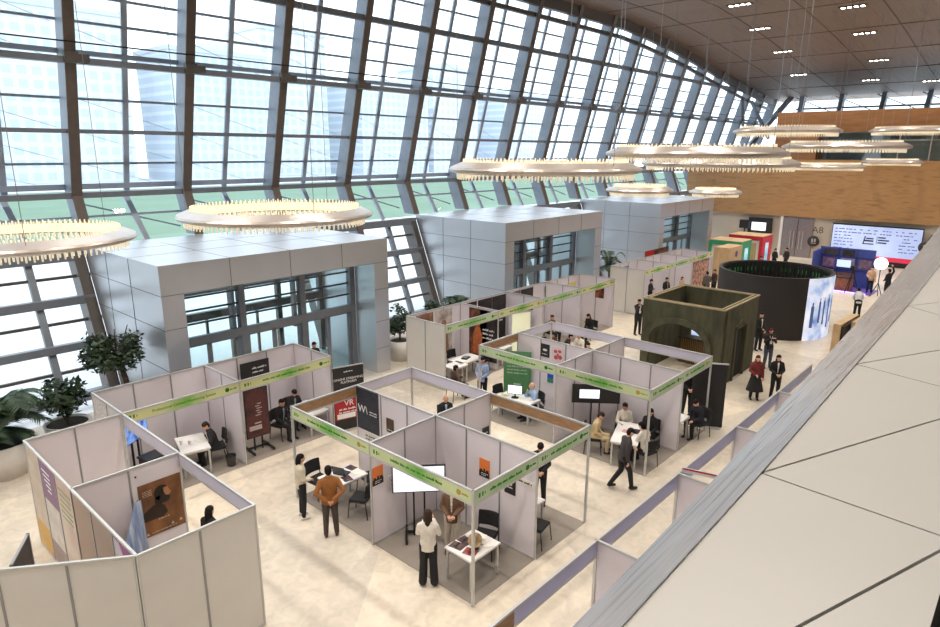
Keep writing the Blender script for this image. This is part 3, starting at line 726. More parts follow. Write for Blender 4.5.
class Booth:
    def __init__(s, name, label, x, y, rz=0, panel=PANEL, group=None):
        s.o = thing(name, label, 'exhibition booth', (x, y, 0), rz, group); s.p = set(); s.panel = panel; s.rnd = random.Random(label)
    def post(s, x, y, h=2.5, w=.05):
        key = (round(x, 2), round(y, 2))
        if key in s.p: return
        s.p.add(key); MB().box((x, y, h/2), (w, w, h)).build('upright', [ALU], s.o)
    def wall(s, a, b, n, panel=None, h=2.5, ends=True):
        a, b = Vector((*a, 0)), Vector((*b, 0)); d = (b-a)/n; rz = math.atan2(d.y, d.x); L = d.length
        for i in range(n):
            c = a+d*(i+.5)
            MB().box((0, 0, h/2), (L-.03, .014, h-.06)).build('wall_panel', [panel or s.panel], s.o, loc=c, rz=rz)
        for i in range(n+1):
            if (i in (0, n)) and not ends: continue
            p = a+d*i
            key = (round(p.x, 2), round(p.y, 2))
            if key not in s.p:
                s.p.add(key); MB().box((0, 0, h/2), (.036, .036, h)).build('joint_post', [ALUD if 0 < i < n else ALU], s.o, loc=p, rz=rz)
        for z in (h-.02, .03): MB().box(((b-a).length/2, 0, z), ((b-a).length, .042, .045)).build('rail', [ALU], s.o, loc=a, rz=rz)
    def fascia(s, a, b, nrm, m=None, back=LAV, letters=True, h=2.5, hh=.28, texts=None, posts=True, ink=INKF, num=True, lx=.5):
        """header strip between two posts; nrm = outward side"""
        a, b = Vector((*a, 0)), Vector((*b, 0)); n = Vector((*nrm, 0))
        d = (b-a)
        if d.cross(n).z > 0: a, b = b, a; d = b-a      # local -Y faces outward
        rz = math.atan2(d.y, d.x); L = d.length; c = (a+b)/2
        if posts: s.post(a.x, a.y); s.post(b.x, b.y)
        for z in (h-.02, h-hh-.02): MB().box((0, 0, z), (L, .045, .04)).build('header_rail', [ALU], s.o, loc=c, rz=rz)
        MB().box((0, .008, h-hh/2-.02), (L-.05, .01, hh-.04)).build('header_back', [back], s.o, loc=c, rz=rz)
        f = MB().box((0, -.008, h-hh/2-.02), (L-.05, .01, hh-.04)).build('header_sign', [m or FLAV], s.o, loc=c, rz=rz)
        if m and letters:
            g = MB(); z0 = h-hh/2-.02
            if texts: text(texts, .10, f, ink, (0, -.017, z0), (PI/2, 0, 0), ext=.002)
            else: words_mb(g, -L*.27, L*.25, z0-.03, .062, -.016, s.rnd)
            if num:
                g.box((-L/2+.16, -.016, z0), (.05, .004, .09)); g.box((-L/2+.25, -.016, z0), (.04, .004, .09)); g.box((-L/2+.32, -.016, z0), (.02, .004, .05))
            if g.v: g.build('lettering', [ink], f)
            e = MB().cone((L/2-.36, -.012, z0), .06, (L/2-.36, -.017, z0), .06, 12); words_mb(e, L/2-.28, L/2-.08, z0-.02, .045, -.016, s.rnd)
            e.build('emblem', [mat('emblem_gold', S(178, 150, 60), .6) if s.rnd.random() < .5 else INKG], f)
def carpet(label, x0, y0, x1, y1):
    o = MB().span((x0, y0, 0), (x1, y1, .008)).build('carpet', [CARPET]); return tag(o, label, 'carpet')

# island in the middle
b = Booth('exhibition_booth', 'nearest island of white booths with green header strips, a screen stand inside', 0, 0)
b.wall((2, 6), (2, 0), 6); b.wall((0, 3), (2, 3), 2); b.wall((2, 3), (4, 3), 2)
b.fascia((0, 3), (0, 6), (-1, 0), FG); b.fascia((0, 0), (0, 3), (-1, 0), FG)
b.fascia((0, 6), (2, 6), (0, 1), None, BROWNF); b.fascia((0, 0), (2, 0), (0, -1), FM); b.fascia((2, 0), (4, 0), (0, -1), FM)
b.fascia((4, 3), (4, 6), (1, 0)); b.fascia((2, 6), (4, 6), (0, 1)); b.fascia((4, 0), (4, 3), (1, 0), None, BROWNF)
ISL = b.o
carpet('grey carpet of the open booth where the man in brown looks in', .03, 3.03, 1.97, 6)
carpet('grey carpet under the booth with the screen and white brochure table', .03, 0, 1.97, 2.97)
carpet('grey carpet at the back right corner of the nearest island', 2.03, -.03, 3.97, 2.97)
# second island
b = Booth('exhibition_booth', 'second island of white booths where people meet around a table under a wall screen', 7, 0)
b.wall((2, 6), (2, 0), 6); b.wall((0, 3), (2, 3), 2); b.wall((2, 3), (4, 3), 2)
b.fascia((0, 3), (0, 6), (-1, 0), FG2); b.fascia((0, 0), (0, 3), (-1, 0), FG)
b.fascia((0, 6), (2, 6), (0, 1), None, BROWNF); b.fascia((0, 0), (2, 0), (0, -1), FM); b.fascia((2, 0), (4, 0), (0, -1), FM)
b.fascia((4, 3), (4, 6), (1, 0)); b.fascia((2, 6), (4, 6), (0, 1)); b.fascia((4, 0), (4, 3), (1, 0))
carpet('grey carpet of the booth with the green banner and computer desk', 7.0, 3.03, 8.97, 6)
carpet('grey carpet under the group meeting at the white table', 7.0, 0, 8.97, 2.97)
carpet('grey carpet behind the meeting booth, under the man in black at a table', 9.03, 0, 11, 2.97)
# left row
b = Booth('exhibition_booth', 'left white booth row with two yellow-green headers before the nearest entrance box', -2.975, 8.585)
b.wall((0, 2), (6, 2), 6); b.wall((0, 0), (0, 2), 2, mat('patterned_panel', S(200, 192, 186), .6, var=.25, scale=14)); b.wall((3, 0), (3, 2), 2); b.wall((6, 0), (6, 2), 2)
b.fascia((0, 0), (3, 0), (0, -1), FY, texts='Professional Content Monitoring System'); b.fascia((3, 0), (6, 0), (0, -1), FY)
carpet('grey carpet of the left booth row with the seated man at a table', -2.95, 8.55, 3.0, 10.55)
# left foreground
b = Booth('exhibition_booth', 'cream-backed white booth in the left foreground with the brown film poster inside', -4.975, 2.54)
b.wall((0, 3.02), (2, 3.02), 2); b.wall((0, 0), (2, 0), 2, PANELC); b.wall((0, 6.03), (1.94, 6.03), 2)
b.fascia((2, 0), (2, 3.02), (1, 0)); b.fascia((2, 3.02), (2, 6.0), (1, 0), posts=False)
PR = [ramp_mat('print_beige', [(.35, S(205, 190, 172)), (.65, S(190, 170, 150))], nscale=2.5), ramp_mat('print_white', [(.4, S(214, 206, 196)), (.6, S(196, 186, 176))], nscale=3),
      ramp_mat('print_rose', [(.35, S(212, 196, 180)), (.65, S(192, 160, 148))], nscale=1.6), ramp_mat('print_stripes', [(.3, S(160, 130, 108)), (.5, S(206, 180, 158)), (.8, S(150, 122, 102))], scale=(1, 5, .3), kind='wave', band='Y', nscale=1, dist=3),
      ramp_mat('print_taupe', [(.3, S(158, 134, 118)), (.7, S(172, 146, 128))], nscale=2), ramp_mat('print_lilac', [(.4, S(206, 196, 200)), (.6, S(190, 176, 186))], nscale=2)]
for i in range(6):      # the printed outer face, one board per panel
    y = 6.03-(i+.5)*1.005
    o = MB().box((0, 0, 1.24), (.016, .95, 2.42)).build('wall_panel', [PR[i]], b.o, loc=(0, y, 0))
    if i == 0: MB().box((-.012, 0, .38), (.006, .93, .62)).build('yellow_block', [mat('print_yellow', S(214, 168, 92), .6)], o)
    if i == 1:
        MB().box((-.012, 0, 2.0), (.006, .93, .85)).build('purple_block', [mat('print_purple', S(140, 104, 132), .6)], o)
        MB().box((-.012, 0, .35), (.006, .93, .5)).build('grey_block', [mat('print_greyrose', S(160, 140, 132), .6)], o)
        w = MB()
        for k in range(5): w.box((-.017, .1-.03*k, 2.25-.1*k), (.004, .5-.06*k, .03))
        w.build('print_lines', [INKW], o)
    if i == 2:
        w = MB()
        for k in range(6): w.box((-.012, 0, 2.2-.12*k), (.005, .7-.05*(k % 3), .025))
        w.build('print_lines', [mat('print_green', S(140, 160, 110), .6)], o)
    if i == 5:
        MB().hexa([(-.02, -.44, 1.7), (-.009, -.44, 1.7), (-.009, .2, 2.42), (-.02, .2, 2.42), (-.02, -.44, 2.42), (-.009, -.44, 2.42), (-.009, .44, 2.43), (-.02, .44, 2.43)]).build('purple_corner', [mat('print_magenta', S(160, 96, 136), .6)], o)
for z in (2.48, .03): MB().box((0, 3.015, z), (.042, 6.03, .045)).build('rail', [ALU], b.o)
for i in range(1, 6): MB().box((0, i*1.005, 1.25), (.036, .036, 2.5)).build('joint_post', [ALUD], b.o)
# wing at an angle in the bottom left corner
ang = math.atan2(3.72-2.54, -6.52+4.975)
b = Booth('exhibition_booth', 'angled cream wall cut by the bottom left corner of the photo', -4.975, 2.54, ang, PANELC)
b.wall((.04, 0), (2.9, 0), 3)
# further row left of the aisle
def row(label, x, cells, mats, nwall):
    b = Booth('exhibition_booth', label, x, 8.5)
    b.wall((0, 2.05), (cells*3, 2.05), cells*3, nwall); b.wall((0, 0), (0, 2.05), 2, PANELC)
    for i in range(1, cells+1):
        b.wall((3*i, 0), (3*i, 2.05), 2)
    for i in range(cells): b.fascia((3*i, 0), (3*i+3, 0), (0, -1), mats[i % len(mats)])
    return b
rowM = row('white booth row left of the second island, dark posters on its walls', 7.95, 4, [FG2, FY, FG2, FY], PANEL)
rowN = row('farthest white booth row, just past the second one, behind the dark stone-look box', 23.1, 3, [FY, FG2], PANEL)
for r_, xs_ in ((rowM, 7.95), (rowN, 23.1)): carpet('grey carpet of the booth row with dark posters' if xs_ < 10 else 'grey carpet of the farthest booth row', xs_+.02, 8.52, xs_+(11.9 if xs_ < 10 else 8.9), 10.5)
# row under the balcony edge
b = Booth('exhibition_booth', 'booth row below the balcony edge, seen from behind with a lavender header strip', .2, -2.5)
for i in range(-2, 4):
    b.fascia((3*i, 0), (3*i+3, 0), (0, 1), FG2, BROWNF if i == -1 and False else FLAV, letters=False)
for i in range(-1, 4): b.wall((3*i, -2), (3*i, 0), 2)
b.wall((-6, -2), (12, -2), 18)
MB().box((-2.55, -.022, 2.34), (.75, .012, .24)).build('brown_strip', [BROWNF], b.o)
# ------------------------------------------------------------------ furniture
def xyz(o, v): o.location = v; return o
CH = None
def chair(label, x, y, face, group='black visitor chairs in the booths', z=.008):
    global CH
    if CH is None:
        c = CH = thing('visitor_chair', label, 'chair', (x, y, z), 0, group)
        MB().box((0, .0, .45), (.46, .44, .06)).build('seat', [BLACKF], c, bevel=.02)
        m = MB()
        n = 6
        for i in range(n):
            a0, a1 = -.23+.46*i/n, -.23+.46*(i+1)/n; k0, k1 = .05*(a0/.23)**2, .05*(a1/.23)**2
            m.hexa([(a0, -.27+k0, .56), (a1, -.27+k1, .56), (a1, -.23+k1, .56), (a0, -.23+k0, .56), (a0, -.31+k0, .88), (a1, -.31+k1, .88), (a1, -.27+k1, .88), (a0, -.27+k0, .88)])
        m.build('backrest', [BLACKF], c)
        for sx in (-1, 1):
            for sy in (-1, 1):
                MB().tube([(sx*.235, sy*.2, .44), (sx*.25, sy*.25, .0)], .013).build('leg', [METALD], c)
            MB().tube([(sx*.235, -.2, .44), (sx*.22, -.25, .6), (sx*.20, -.27, .7)], .012).build('back_post', [METALD], c)
        MB().tube([(-.235, -.2, .42), (-.235, .2, .42), (.235, .2, .42), (.235, -.2, .42), (-.235, -.2, .42)], .012).build('seat_frame', [METALD], c)
        c.rotation_euler.z = math.radians(face-90)
        return c
    return dup(CH, (x, y, z), math.radians(face-90), label, group)
def table(label, x, y, rz, L=1.2, W=.75, h=.74, group='white tables in the booths'):
    t = thing('white_table', label, 'table', (x, y, .008), math.radians(rz), group)
    MB().box((0, 0, h-.02), (L, W, .04)).build('tabletop', [WHITE], t, bevel=.006)
    for sx in (-1, 1):
        for sy in (-1, 1): MB().box((sx*(L/2-.05), sy*(W/2-.05), (h-.04)/2), (.045, .045, h-.04)).build('leg', [ALU], t)
    m = MB()
    for s in (-1, 1): m.box((0, s*(W/2-.05), h-.065), (L-.1, .025, .05)); m.box((s*(L/2-.05), 0, h-.065), (.025, W-.1, .05))
    m.build('apron', [ALU], t)
    return t
def papers(tab_x, tab_y, z, items):
    for nm, lab, cat, dx, dy, w, d, rz, m in items:
        o = MB().box((0, 0, .005), (w, d, .01)).build(nm, [m], loc=(tab_x+dx, tab_y+dy, z), rz=math.radians(rz)); tag(o, lab, cat)
        if m in (DARKB, REDB):
            g = MB(); words_mb(g, -w*.35, w*.35, 0, .03, .011, random.Random(lab)); g2 = MB()
            g2.v = [(p[0], p[2]*1.0, .0105+abs(p[1]-.011)) for p in g.v]; g2.f = g.f; g2.m = g.m; g2.build('print_lines', [INKW], o)
DARKB = ramp_mat('brochure_dark', [(.4, S(46, 38, 40)), (.6, S(96, 64, 66))], nscale=9); REDB = ramp_mat('brochure_red', [(.4, S(120, 50, 50)), (.6, S(170, 90, 80))], nscale=9)
PAPER = mat('paper', S(232, 226, 216), .7); LAPT = mat('laptop_black', S(34, 34, 38), .4)
T0 = .748
def screen_stand(name, label, x, y, face, w, h, zb, m, tilt=0, base=True, content=None, group=None):
    t = thing(name, label, 'screen', (x, y, .008), math.radians(face+90), group)      # local -Y is the front
    MB().box((0, .02, zb+h/2), (w, .05, h)).build('casing', [BLACK], t, bevel=.008)
    p = MB().box((0, -.008, zb+h/2), (w-.06, .008, h-.06)).build('display', [m], t)
    s = MB()
    for sx in (-.12, .12): s.box((sx, .07, (zb+h*.5)/2), (.04, .04, zb+h*.5))
    s.build('pole', [BLACK], t)
    if base:
        for sx in (-1, 1):
            f = MB().bar((sx*.3, -.32, .06), (sx*.3, .38, .06), .05, .05).build('foot', [BLACK], t)
            for yy in (-.3, .36): MB().cone((sx*.3-.02, yy, .03), .03, (sx*.3+.02, yy, .03), .03, 10).build('caster', [BLACK], f)
        MB().box((0, .07, .09), (.6, .05, .05)).build('crossbar', [BLACK], t)
    return t
# --- nearest island, right cell
t = screen_stand('screen_stand', 'lit white television on a black wheeled stand in the nearest booth', .92, 2.46, 227.5, 1.2, .66, 1.12, ramp_mat('screen_light', [(.3, S(205, 214, 235)), (.7, S(236, 240, 250))], nscale=1, emit=.9))
table('white brochure table at the front corner post of the nearest booth', .68, .62, 0, .9, .75)
pt = [('brochure', 'dark brochure at the back left of the corner brochure table', 'brochure', -.24, .2, .22, .3, 8, DARKB), ('brochure', 'dark brochure beside the globe-like sphere on the corner table', 'brochure', -.0, .2, .22, .3, -5, DARKB),
      ('brochure', 'reddish brochure at the front left of the corner table', 'brochure', -.22, -.14, .22, .28, 14, REDB), ('paper_sheet', 'cream sheet at the right end of the corner table', 'paper', .3, .1, .21, .3, 20, PAPER),
      ('paper_sheet', 'white sheet in front of the cream one on the corner table', 'paper', .22, -.18, .22, .3, -30, PAPER), ('black_pen_case', 'slim black case on the papers of the corner table', 'case', .08, -.08, .04, .22, 35, LAPT)]
papers(.68, .62, T0, pt)
s = thing('decorative_sphere', 'cream patterned ball standing on the corner brochure table', 'ornament', (.62, .50, T0))
MB().ell((0, 0, .19), (.15, .15, .15), 20, 14).build('ball', [ramp_mat('ball_pattern', [(.35, S(226, 208, 168)), (.55, S(150, 116, 76)), (.75, S(214, 196, 150))], nscale=7)], s, True); MB().lathe([(0, 0), (.08, 0), (.06, .02), (.03, .05), (.03, .06), (0, .06)], n=16).build('stand', [METALD], s)
chair('black chair behind the brochure table, beside the man in the brown jacket', 1.45, .95, 200)
chair('black chair alone behind the right end of the nearest booth wall', 2.55, .35, -80)
o = MB().box((0, 0, .03), (.16, .16, .06)).build('floor_box', [METALD], loc=(3.9, 2.0, 0)); tag(o, 'small dark box on the bare floor behind the nearest island', 'box')
# left cell
table('white table with laptop and papers beside the man in the brown sweater', .66, 4.95, 0, .98, .75)
papers(.72, 4.95, T0, [('paper_sheet', 'white sheet left of the open laptop', 'paper', -.33, -.1, .21, .3, 20, PAPER), ('brochure', 'dark leaflet in front of the open laptop', 'brochure', -.1, -.22, .22, .28, -12, DARKB), ('paper_sheet', 'white sheet right of the open laptop', 'paper', .28, -.16, .22, .3, 30, PAPER), ('brochure', 'dark brochure at the far right of the laptop table', 'brochure', .32, .16, .2, .26, 5, DARKB)])
def laptop(label, x, y, z, face, m=LAPT, lit=False):
    t = thing('laptop', label, 'laptop', (x, y, z), math.radians(face+90))
    MB().box((0, 0, .01), (.36, .25, .02)).build('keyboard_base', [m], t)
    M = Matrix.Rotation(math.radians(-15), 3, 'X'); MB().box((0, .16, .13), (.36, .012, .25), M=M).build('lid', [m], t)
    MB().box((0, .152, .13), (.33, .006, .22), M=M).build('display', [SCREENW if lit else BLACK], t)
    return t
laptop('open black laptop on the table beside the man in the brown sweater', .72, 5.05, T0, 20)
chair('black chair behind the laptop table, back towards the glass facade', .45, 5.7, -85); chair('black chair right of the laptop table against the island wall', 1.42, 4.85, 175)
chair('black chair in front of the partition, nearest the corner post', .62, 4.2, 120)
def poster(name, label, x, y, z, rz, w, h, m, bits=(), cat='poster', t=.012, group=None):
    """flat board; local -Y is its face"""
    o = MB().box((0, 0, 0), (w, t, h)).build(name, [m], loc=(x, y, z), rz=math.radians(rz)); tag(o, label, cat, group)
    for bi, (nm, mm, shapes) in enumerate(bits):
        g = MB(); tb = t; t2 = t+.004*bi
        for sh in shapes:
            if sh[0] == 'r': g.box((sh[1]*w, -t2/2-.003, sh[2]*h), (sh[3]*w, .005, sh[4]*h))
            elif sh[0] == 'e':
                g.cone((sh[1]*w, -t/2, sh[2]*h), 1, (sh[1]*w, -t2/2-.005, sh[2]*h), 1, 16)
                for i in range(len(g.v)-32, len(g.v)): p = g.v[i]; g.v[i] = (sh[1]*w+(p[0]-sh[1]*w)*sh[3]*w/2, p[1], sh[2]*h+(p[2]-sh[2]*h)*sh[4]*h/2)
            elif sh[0] == 'w': words_mb(g, sh[1]*w, sh[2]*w, sh[3]*h, sh[4]*h, -t2/2-.002, random.Random(label+str(sh)))
            elif sh[0] == 'p':
                k = len(sh[1]); pts = sh[1]
                g.add([(px*w, -t/2, pz*h) for px, pz in pts]+[(px*w, -t2/2-.005, pz*h) for px, pz in pts], [tuple(range(k, 2*k))]+[(i, (i+1) % k, (i+1) % k+k, i+k) for i in range(k)])
        g.build(nm, [mm], o)
    return o
DKB = ramp_mat('poster_navy', [(.3, S(30, 34, 44)), (.7, S(54, 60, 74))], scale=(1, 1, 4), nscale=3)
o = poster('exhibition_poster', 'tall navy poster with a white W mark at the left end of the nearest island', 1.985, 5.54, 1.9, -90, .9, 1.2, DKB, [('print_lines', INKW, [('w', .08, .42, -.03, .03), ('w', .08, .42, -.09, .03)])])
text('W\\', .30, o, INKW, (-.2, -.01, -.02), (PI/2, 0, 0), 'logo')
poster('wall_notice', 'white notice board below the navy poster', 1.985, 5.35, 1.12, -90, .8, .3, PAPER, [('print_lines', INKK, [('w', -.4, .4, .1, .12), ('w', -.4, .3, -.2, .12)])])
poster('small_poster', 'small dark brown poster right of the navy W poster', 1.985, 4.65, 1.73, -90, .28, .38, ramp_mat('poster_brown', [(.3, S(44, 32, 26)), (.7, S(92, 72, 44))], nscale=7), [('print_lines', INKW, [('w', -.35, .35, -.35, .06)])])
SUN = ramp_mat('poster_sunset', [(.0, S(44, 30, 30)), (.38, S(60, 36, 32)), (.5, S(226, 120, 50)), (1, S(236, 150, 70))], kind='noise', nscale=.01)
def sunset(label, x, y, z, rz):
    return poster('small_poster', label, x, y, z, rz, .3, .44, mat('poster_orange', S(228, 126, 58), .5, var=.1, scale=6), [('dark_skyline', INKK, [('r', 0, -.33, 1, .32), ('r', -.3, -.15, .2, .15), ('r', 0, -.12, .15, .2), ('r', .3, -.14, .25, .16)]), ('print_lines', INKW, [('w', -.3, .4, -.3, .05), ('w', -.3, .2, -.4, .05)])], group=None)
sunset('orange sunset poster on the partition next to the television', .18, 2.985, 1.65, 0); sunset('orange sunset poster on the rear wall right of the television', 1.985, 1.44, 1.67, -90)
BLK = mat('poster_black', S(32, 30, 32), .5, var=.2)
poster('small_poster', 'black poster low on the rear wall right of the orange one', 1.985, .7, 1.5, -90, .3, .36, BLK, [('print_lines', INKW, [('w', -.3, .3, -.1, .1), ('r', 0, .2, .4, .2)])])
poster('wall_notice', 'narrow white sign on the rear wall beside the black poster', 1.985, .3, 1.75, -90, .5, .12, PAPER, [('print_lines', INKK, [('w', -.4, .4, -.2, .4)])])
poster('small_poster', 'black poster at the outer end of the rear partition of the nearest island', 3.82, 2.985, 1.45, 0, .26, .28, BLK, [('print_lines', INKW, [('w', -.3, .3, -.1, .15)])])
poster('cable_cover', 'pale patch with a squiggle on the partition left of the television', .62, 2.985, 1.35, 0, .3, .3, PANEL, [('squiggle', ALUD, [('e', 0, .1, .5, .3), ('r', 0, -.2, .5, .08)])], 'notice')
# roll-up behind the island: black top, red middle
o = thing('rollup_banner', 'tall black and red roll-up banner reading ONLINE STREAMING PLATFORM and VR', 'banner', (3.45, 8.3, .0), math.radians(-16))
pn = MB().box((0, 0, 1.08), (1.0, .01, 2.1)).build('banner_sheet', [BLK], o)
MB().box((.0, -.008, .76), (.96, .006, .70)).build('red_field', [mat('poster_red', S(168, 24, 34), .5, var=.12)], o)
MB().box((0, .02, .03), (1.04, .16, .06)).build('base', [ALU], o); MB().box((0, 0, 2.14), (1.02, .03, .03)).build('top_bar', [ALU], o)
text('ONLINE STREAMING\nPLATFORM', .105, o, INKW, (0, -.01, 1.68), (PI/2, 0, 0)); text('VR', .26, o, INKW, (-.02, -.015, .93), (PI/2, 0, 0), 'logo')
g = MB(); words_mb(g, -.36, .36, .72, .055, -.014, random.Random(3)); words_mb(g, -.36, .36, .62, .055, -.014, random.Random(4)); words_mb(g, -.15, .15, 1.95, .04, -.008, random.Random(5)); g.box((-.12, -.014, .52), (.6, .006, .16)); g.box((.38, -.014, .55), (.14, .006, .16)); g.build('print_lines', [INKW], o)
# --- left row
table('white table where the man in a dark suit sits in the left booth row', -1.02, 9.5, 75, 1.15, .75)
chair('black chair of the suited man at the left table', -.38, 9.42, 165)
for dx, dy, lab in ((-.28, .1, 'white paper cup in front of the suited man, farther one'), (-.12, -.05, 'white paper cup beside the suited man hand')):
    o = thing('paper_cup', lab, 'cup', (-1.0+dx, 9.5+dy, T0)); MB().cone((0, 0, 0), .035, (0, 0, .11), .045, 14).build('cup_wall', [WHITE], o); MB().cone((0, 0, .105), .047, (0, 0, .12), .044, 14).build('rim', [PAPER], o)
papers(-1.05, 9.4, T0, [('paper_sheet', 'white sheet under the hands of the suited man', 'paper', .25, .1, .21, .3, 10, PAPER)])
o = thing('waste_bin', 'small black mesh waste bin at the front of the left booth partition', 'bin', (-.28, 8.85, .008)); MB().lathe([(0, .01), (.11, .01), (.14, .3), (.132, .3), (.105, .02), (0, .02)], n=20).build('bin_wall', [mat('mesh_dark', S(62, 60, 58), .6)], o); MB().lathe([(.13, .29), (.146, .29), (.146, .31), (.13, .31)], n=20).build('rim', [BLACK], o)
t = screen_stand('display_stand', 'tall portrait display with a dark red picture on a wheeled black stand', .78, 9.15, -95, .72, 1.5, .42, ramp_mat('display_red', [(.3, S(34, 22, 24)), (.55, S(92, 44, 42)), (.75, S(60, 34, 36))], nscale=2.2, emit=.05))
g = MB(); g.box((-.08, -.016, .72), (.38, .005, .14)); g.box((.0, -.016, .86), (.2, .005, .04))
for i in range(6): g.box((.02+.05*(i % 2), -.016, 1.1+.07*i), (.16-.02*(i % 3), .005, .025))
g.build('print_lines', [mat('print_pale', S(196, 176, 172), .6)], t)
table('white table of the two seated men behind the portrait display', 2.6, 9.3, 90, 1.2, .7)
chair('black chair of the seated man facing the aisle', 1.68, 9.42, -75); chair('black chair of the man behind the table in the left row', 2.45, 9.95, -95)
o = poster('wall_screen', 'tilted black panel standing against the back wall above the two seated men', 1.5, 10.4, 2.05, -2, .95, .5, BLK, [('print_lines', INKW, [('w', -.1, .42, 0, .12), ('w', -.1, .3, -.25, .1)])], 'sign')
t = screen_stand('screen_stand', 'blue-lit screen at the left end of the left booth row', -2.42, 9.5, -55, .95, .6, 1.3, ramp_mat('screen_blue', [(.35, S(28, 50, 120)), (.5, S(120, 160, 230)), (.65, S(30, 60, 150))], nscale=2.5, emit=.7))
o = thing('info_counter', 'brown and black counter beside the blue-lit screen', 'counter', (-2.2, 8.95, .008), .2); MB().box((0, 0, .5), (.7, .4, 1.0)).build('body', [mat('counter_brown', S(72, 56, 48), .6, var=.2)], o); MB().box((0, 0, 1.02), (.76, .46, .04)).build('top', [BLACK], o)
# --- left foreground booth
FP = ramp_mat('film_poster', [(.25, S(58, 36, 24)), (.5, S(120, 76, 42)), (.75, S(160, 108, 62))], scale=(1, 1, .8), nscale=2.2, detail=6)
o = poster('film_poster', 'large brown film poster with a bearded man in profile in the left foreground booth', -3.43, 5.545, 1.47, 0, .85, 1.18, FP, [
    ('shoulder', mat('poster_coat', S(48, 34, 26), .7, var=.3), [('p', [(-.5, -.12), (-.42, -.02), (-.2, .06), (-.08, .08), (.06, .0), (.12, -.14), (.0, -.2), (-.5, -.2)])]),
    ('hair', mat('poster_dark_hair', S(34, 24, 18), .7, var=.2), [('e', .02, .25, .36, .28), ('p', [(-.14, .2), (.1, .2), (.1, .06), (-.06, .04), (-.16, .1)])]),
    ('face', mat('poster_face', S(176, 124, 86), .7, var=.2), [('p', [(.07, .33), (.17, .335), (.2, .27), (.245, .215), (.21, .19), (.2, .14), (.1, .19), (.07, .26)])]),
    ('beard', mat('poster_beard', S(40, 28, 20), .7, var=.2), [('p', [(-.02, .2), (.08, .21), (.13, .17), (.205, .165), (.205, .11), (.15, .06), (.04, .05), (-.05, .12)])]),
    ('lettering', mat('print_cream', S(206, 188, 160), .6), [('w', -.12, .15, -.235, .02), ('w', -.42, -.2, .36, .012), ('w', -.42, -.2, .33, .012), ('w', -.42, -.2, .30, .012), ('w', -.42, -.2, .27, .012), ('p', [(-.44, -.46), (-.36, -.46), (-.4, -.41)]), ('w', -.3, .3, -.45, .02), ('p', [(.16, -.41), (.24, -.41), (.2, -.36)]), ('p', [(.36, -.4), (.44, -.4), (.4, -.35)])])])
poster('wall_clip', 'tiny dark clip on the wall left of the film poster', -3.86, 5.545, 2.28, 0, .03, .03, INKK, [('clip_head', METALD, [('r', 0, 0, .5, .5)])], 'clip')
# blue clear film hanging in the corner
m = MB(); n = 14; k = 10
FILM = ramp_mat('plastic_film', [(.3, S(96, 116, 160)), (.5, S(150, 166, 196)), (.7, S(206, 210, 222))], scale=(9, 4, .8), nscale=1.2, rough=.15)
for j in range(k+1):
    t = j/k
    for i in range(n+1):
        u_ = i/n; wv = (.05*math.sin(u_*14+t*3)+.03*math.sin(u_*29))*t
        m.v.append((-3.93*(1-t)+(-4.8+.85*u_)*t+.12*(u_-.5), 5.38*(1-t)+(4.75+.45*u_)*t+wv, 1.85*(1-t)+.12*t))
for j in range(k):
    for i in range(n): m.f.append((j*(n+1)+i, j*(n+1)+i+1, (j+1)*(n+1)+i+1, (j+1)*(n+1)+i)); m.m.append(0)
o = m.build('plastic_sheet', [FILM], smooth=True); tag(o, 'crumpled clear bluish plastic sheet leaning beside the brown film poster', 'plastic sheet')
MB().tube([(-3.93, 5.40, .0), (-3.93, 5.40, 1.85)], .02).build('rod', [BLACK], o)
# dark board at the far left
o = thing('display_board', 'dark grey board with a light frame standing at the left edge behind the cream wall', 'board', (-6.05, 4.62, 0), math.radians(62))
MB().box((0, 0, 1.12), (.9, .02, 2.1)).build('panel', [mat('board_dark', S(74, 72, 70), .6, var=.1)], o)
f = MB()
for sx in (-.46, .46): f.box((sx, 0, 1.1), (.03, .04, 2.2))
for z in (.08, 2.185): f.box((0, 0, z), (.95, .04, .03))
f.build('frame', [ALUD], o); f = MB()
for sx in (-.46, .46): f.box((sx, 0, .02), (.06, .5, .04))
f.build('foot', [ALUD], o)
# --- second island
o = thing('rollup_banner', 'green roll-up banner with a QR-free white label in the second island booth', 'banner', (8.65, 5.72, .008), math.radians(-62))
o['label'] = 'green roll-up banner behind the computer desk in the second island'
MB().box((0, 0, 1.0), (.95, .01, 1.9)).build('banner_sheet', [mat('banner_green', S(86, 142, 92), .6, var=.08)], o); MB().box((0, 0, .03), (1, .16, .06)).build('base', [ALU], o)
g = MB()
for z in (1.5, 1.38, 1.26, 1.14): words_mb(g, -.36, .36, z, .05, -.008, random.Random(z))
g.box((0, -.008, .62), (.26, .005, .34)); g.build('print_lines', [mat('print_mint', S(190, 212, 190), .6)], o)
table('white computer desk in the second island booth', 7.75, 4.95, 90, 1.3, .65)
o = thing('computer_monitor', 'lit computer monitor on the desk of the second island', 'monitor', (7.62, 5.0, T0), math.radians(-65)); MB().box((0, 0, .3), (.5, .03, .32)).build('casing', [BLACK], o); MB().box((-.0, -.018, .3), (.46, .006, .28)).build('display', [SCREENW], o); MB().box((0, .03, .1), (.05, .03, .18)).build('neck', [BLACK], o); MB().box((0, .03, .01), (.22, .16, .02)).build('base', [BLACK], o)
papers(7.75, 4.95, T0, [('paper_sheet', 'white sheet in front of the computer monitor', 'paper', -.15, -.4, .21, .3, 5, PAPER), ('brochure_box', 'yellowish leaflet stack at the end of the computer desk', 'leaflets', -.18, .45, .2, .26, 15, mat('leaflet_yellow', S(196, 188, 130), .6))])
chair('black chair of the man at the computer', 8.12, 4.55, 150); chair('black chair left of the computer desk, behind the monitor', 7.9, 5.75, -95)
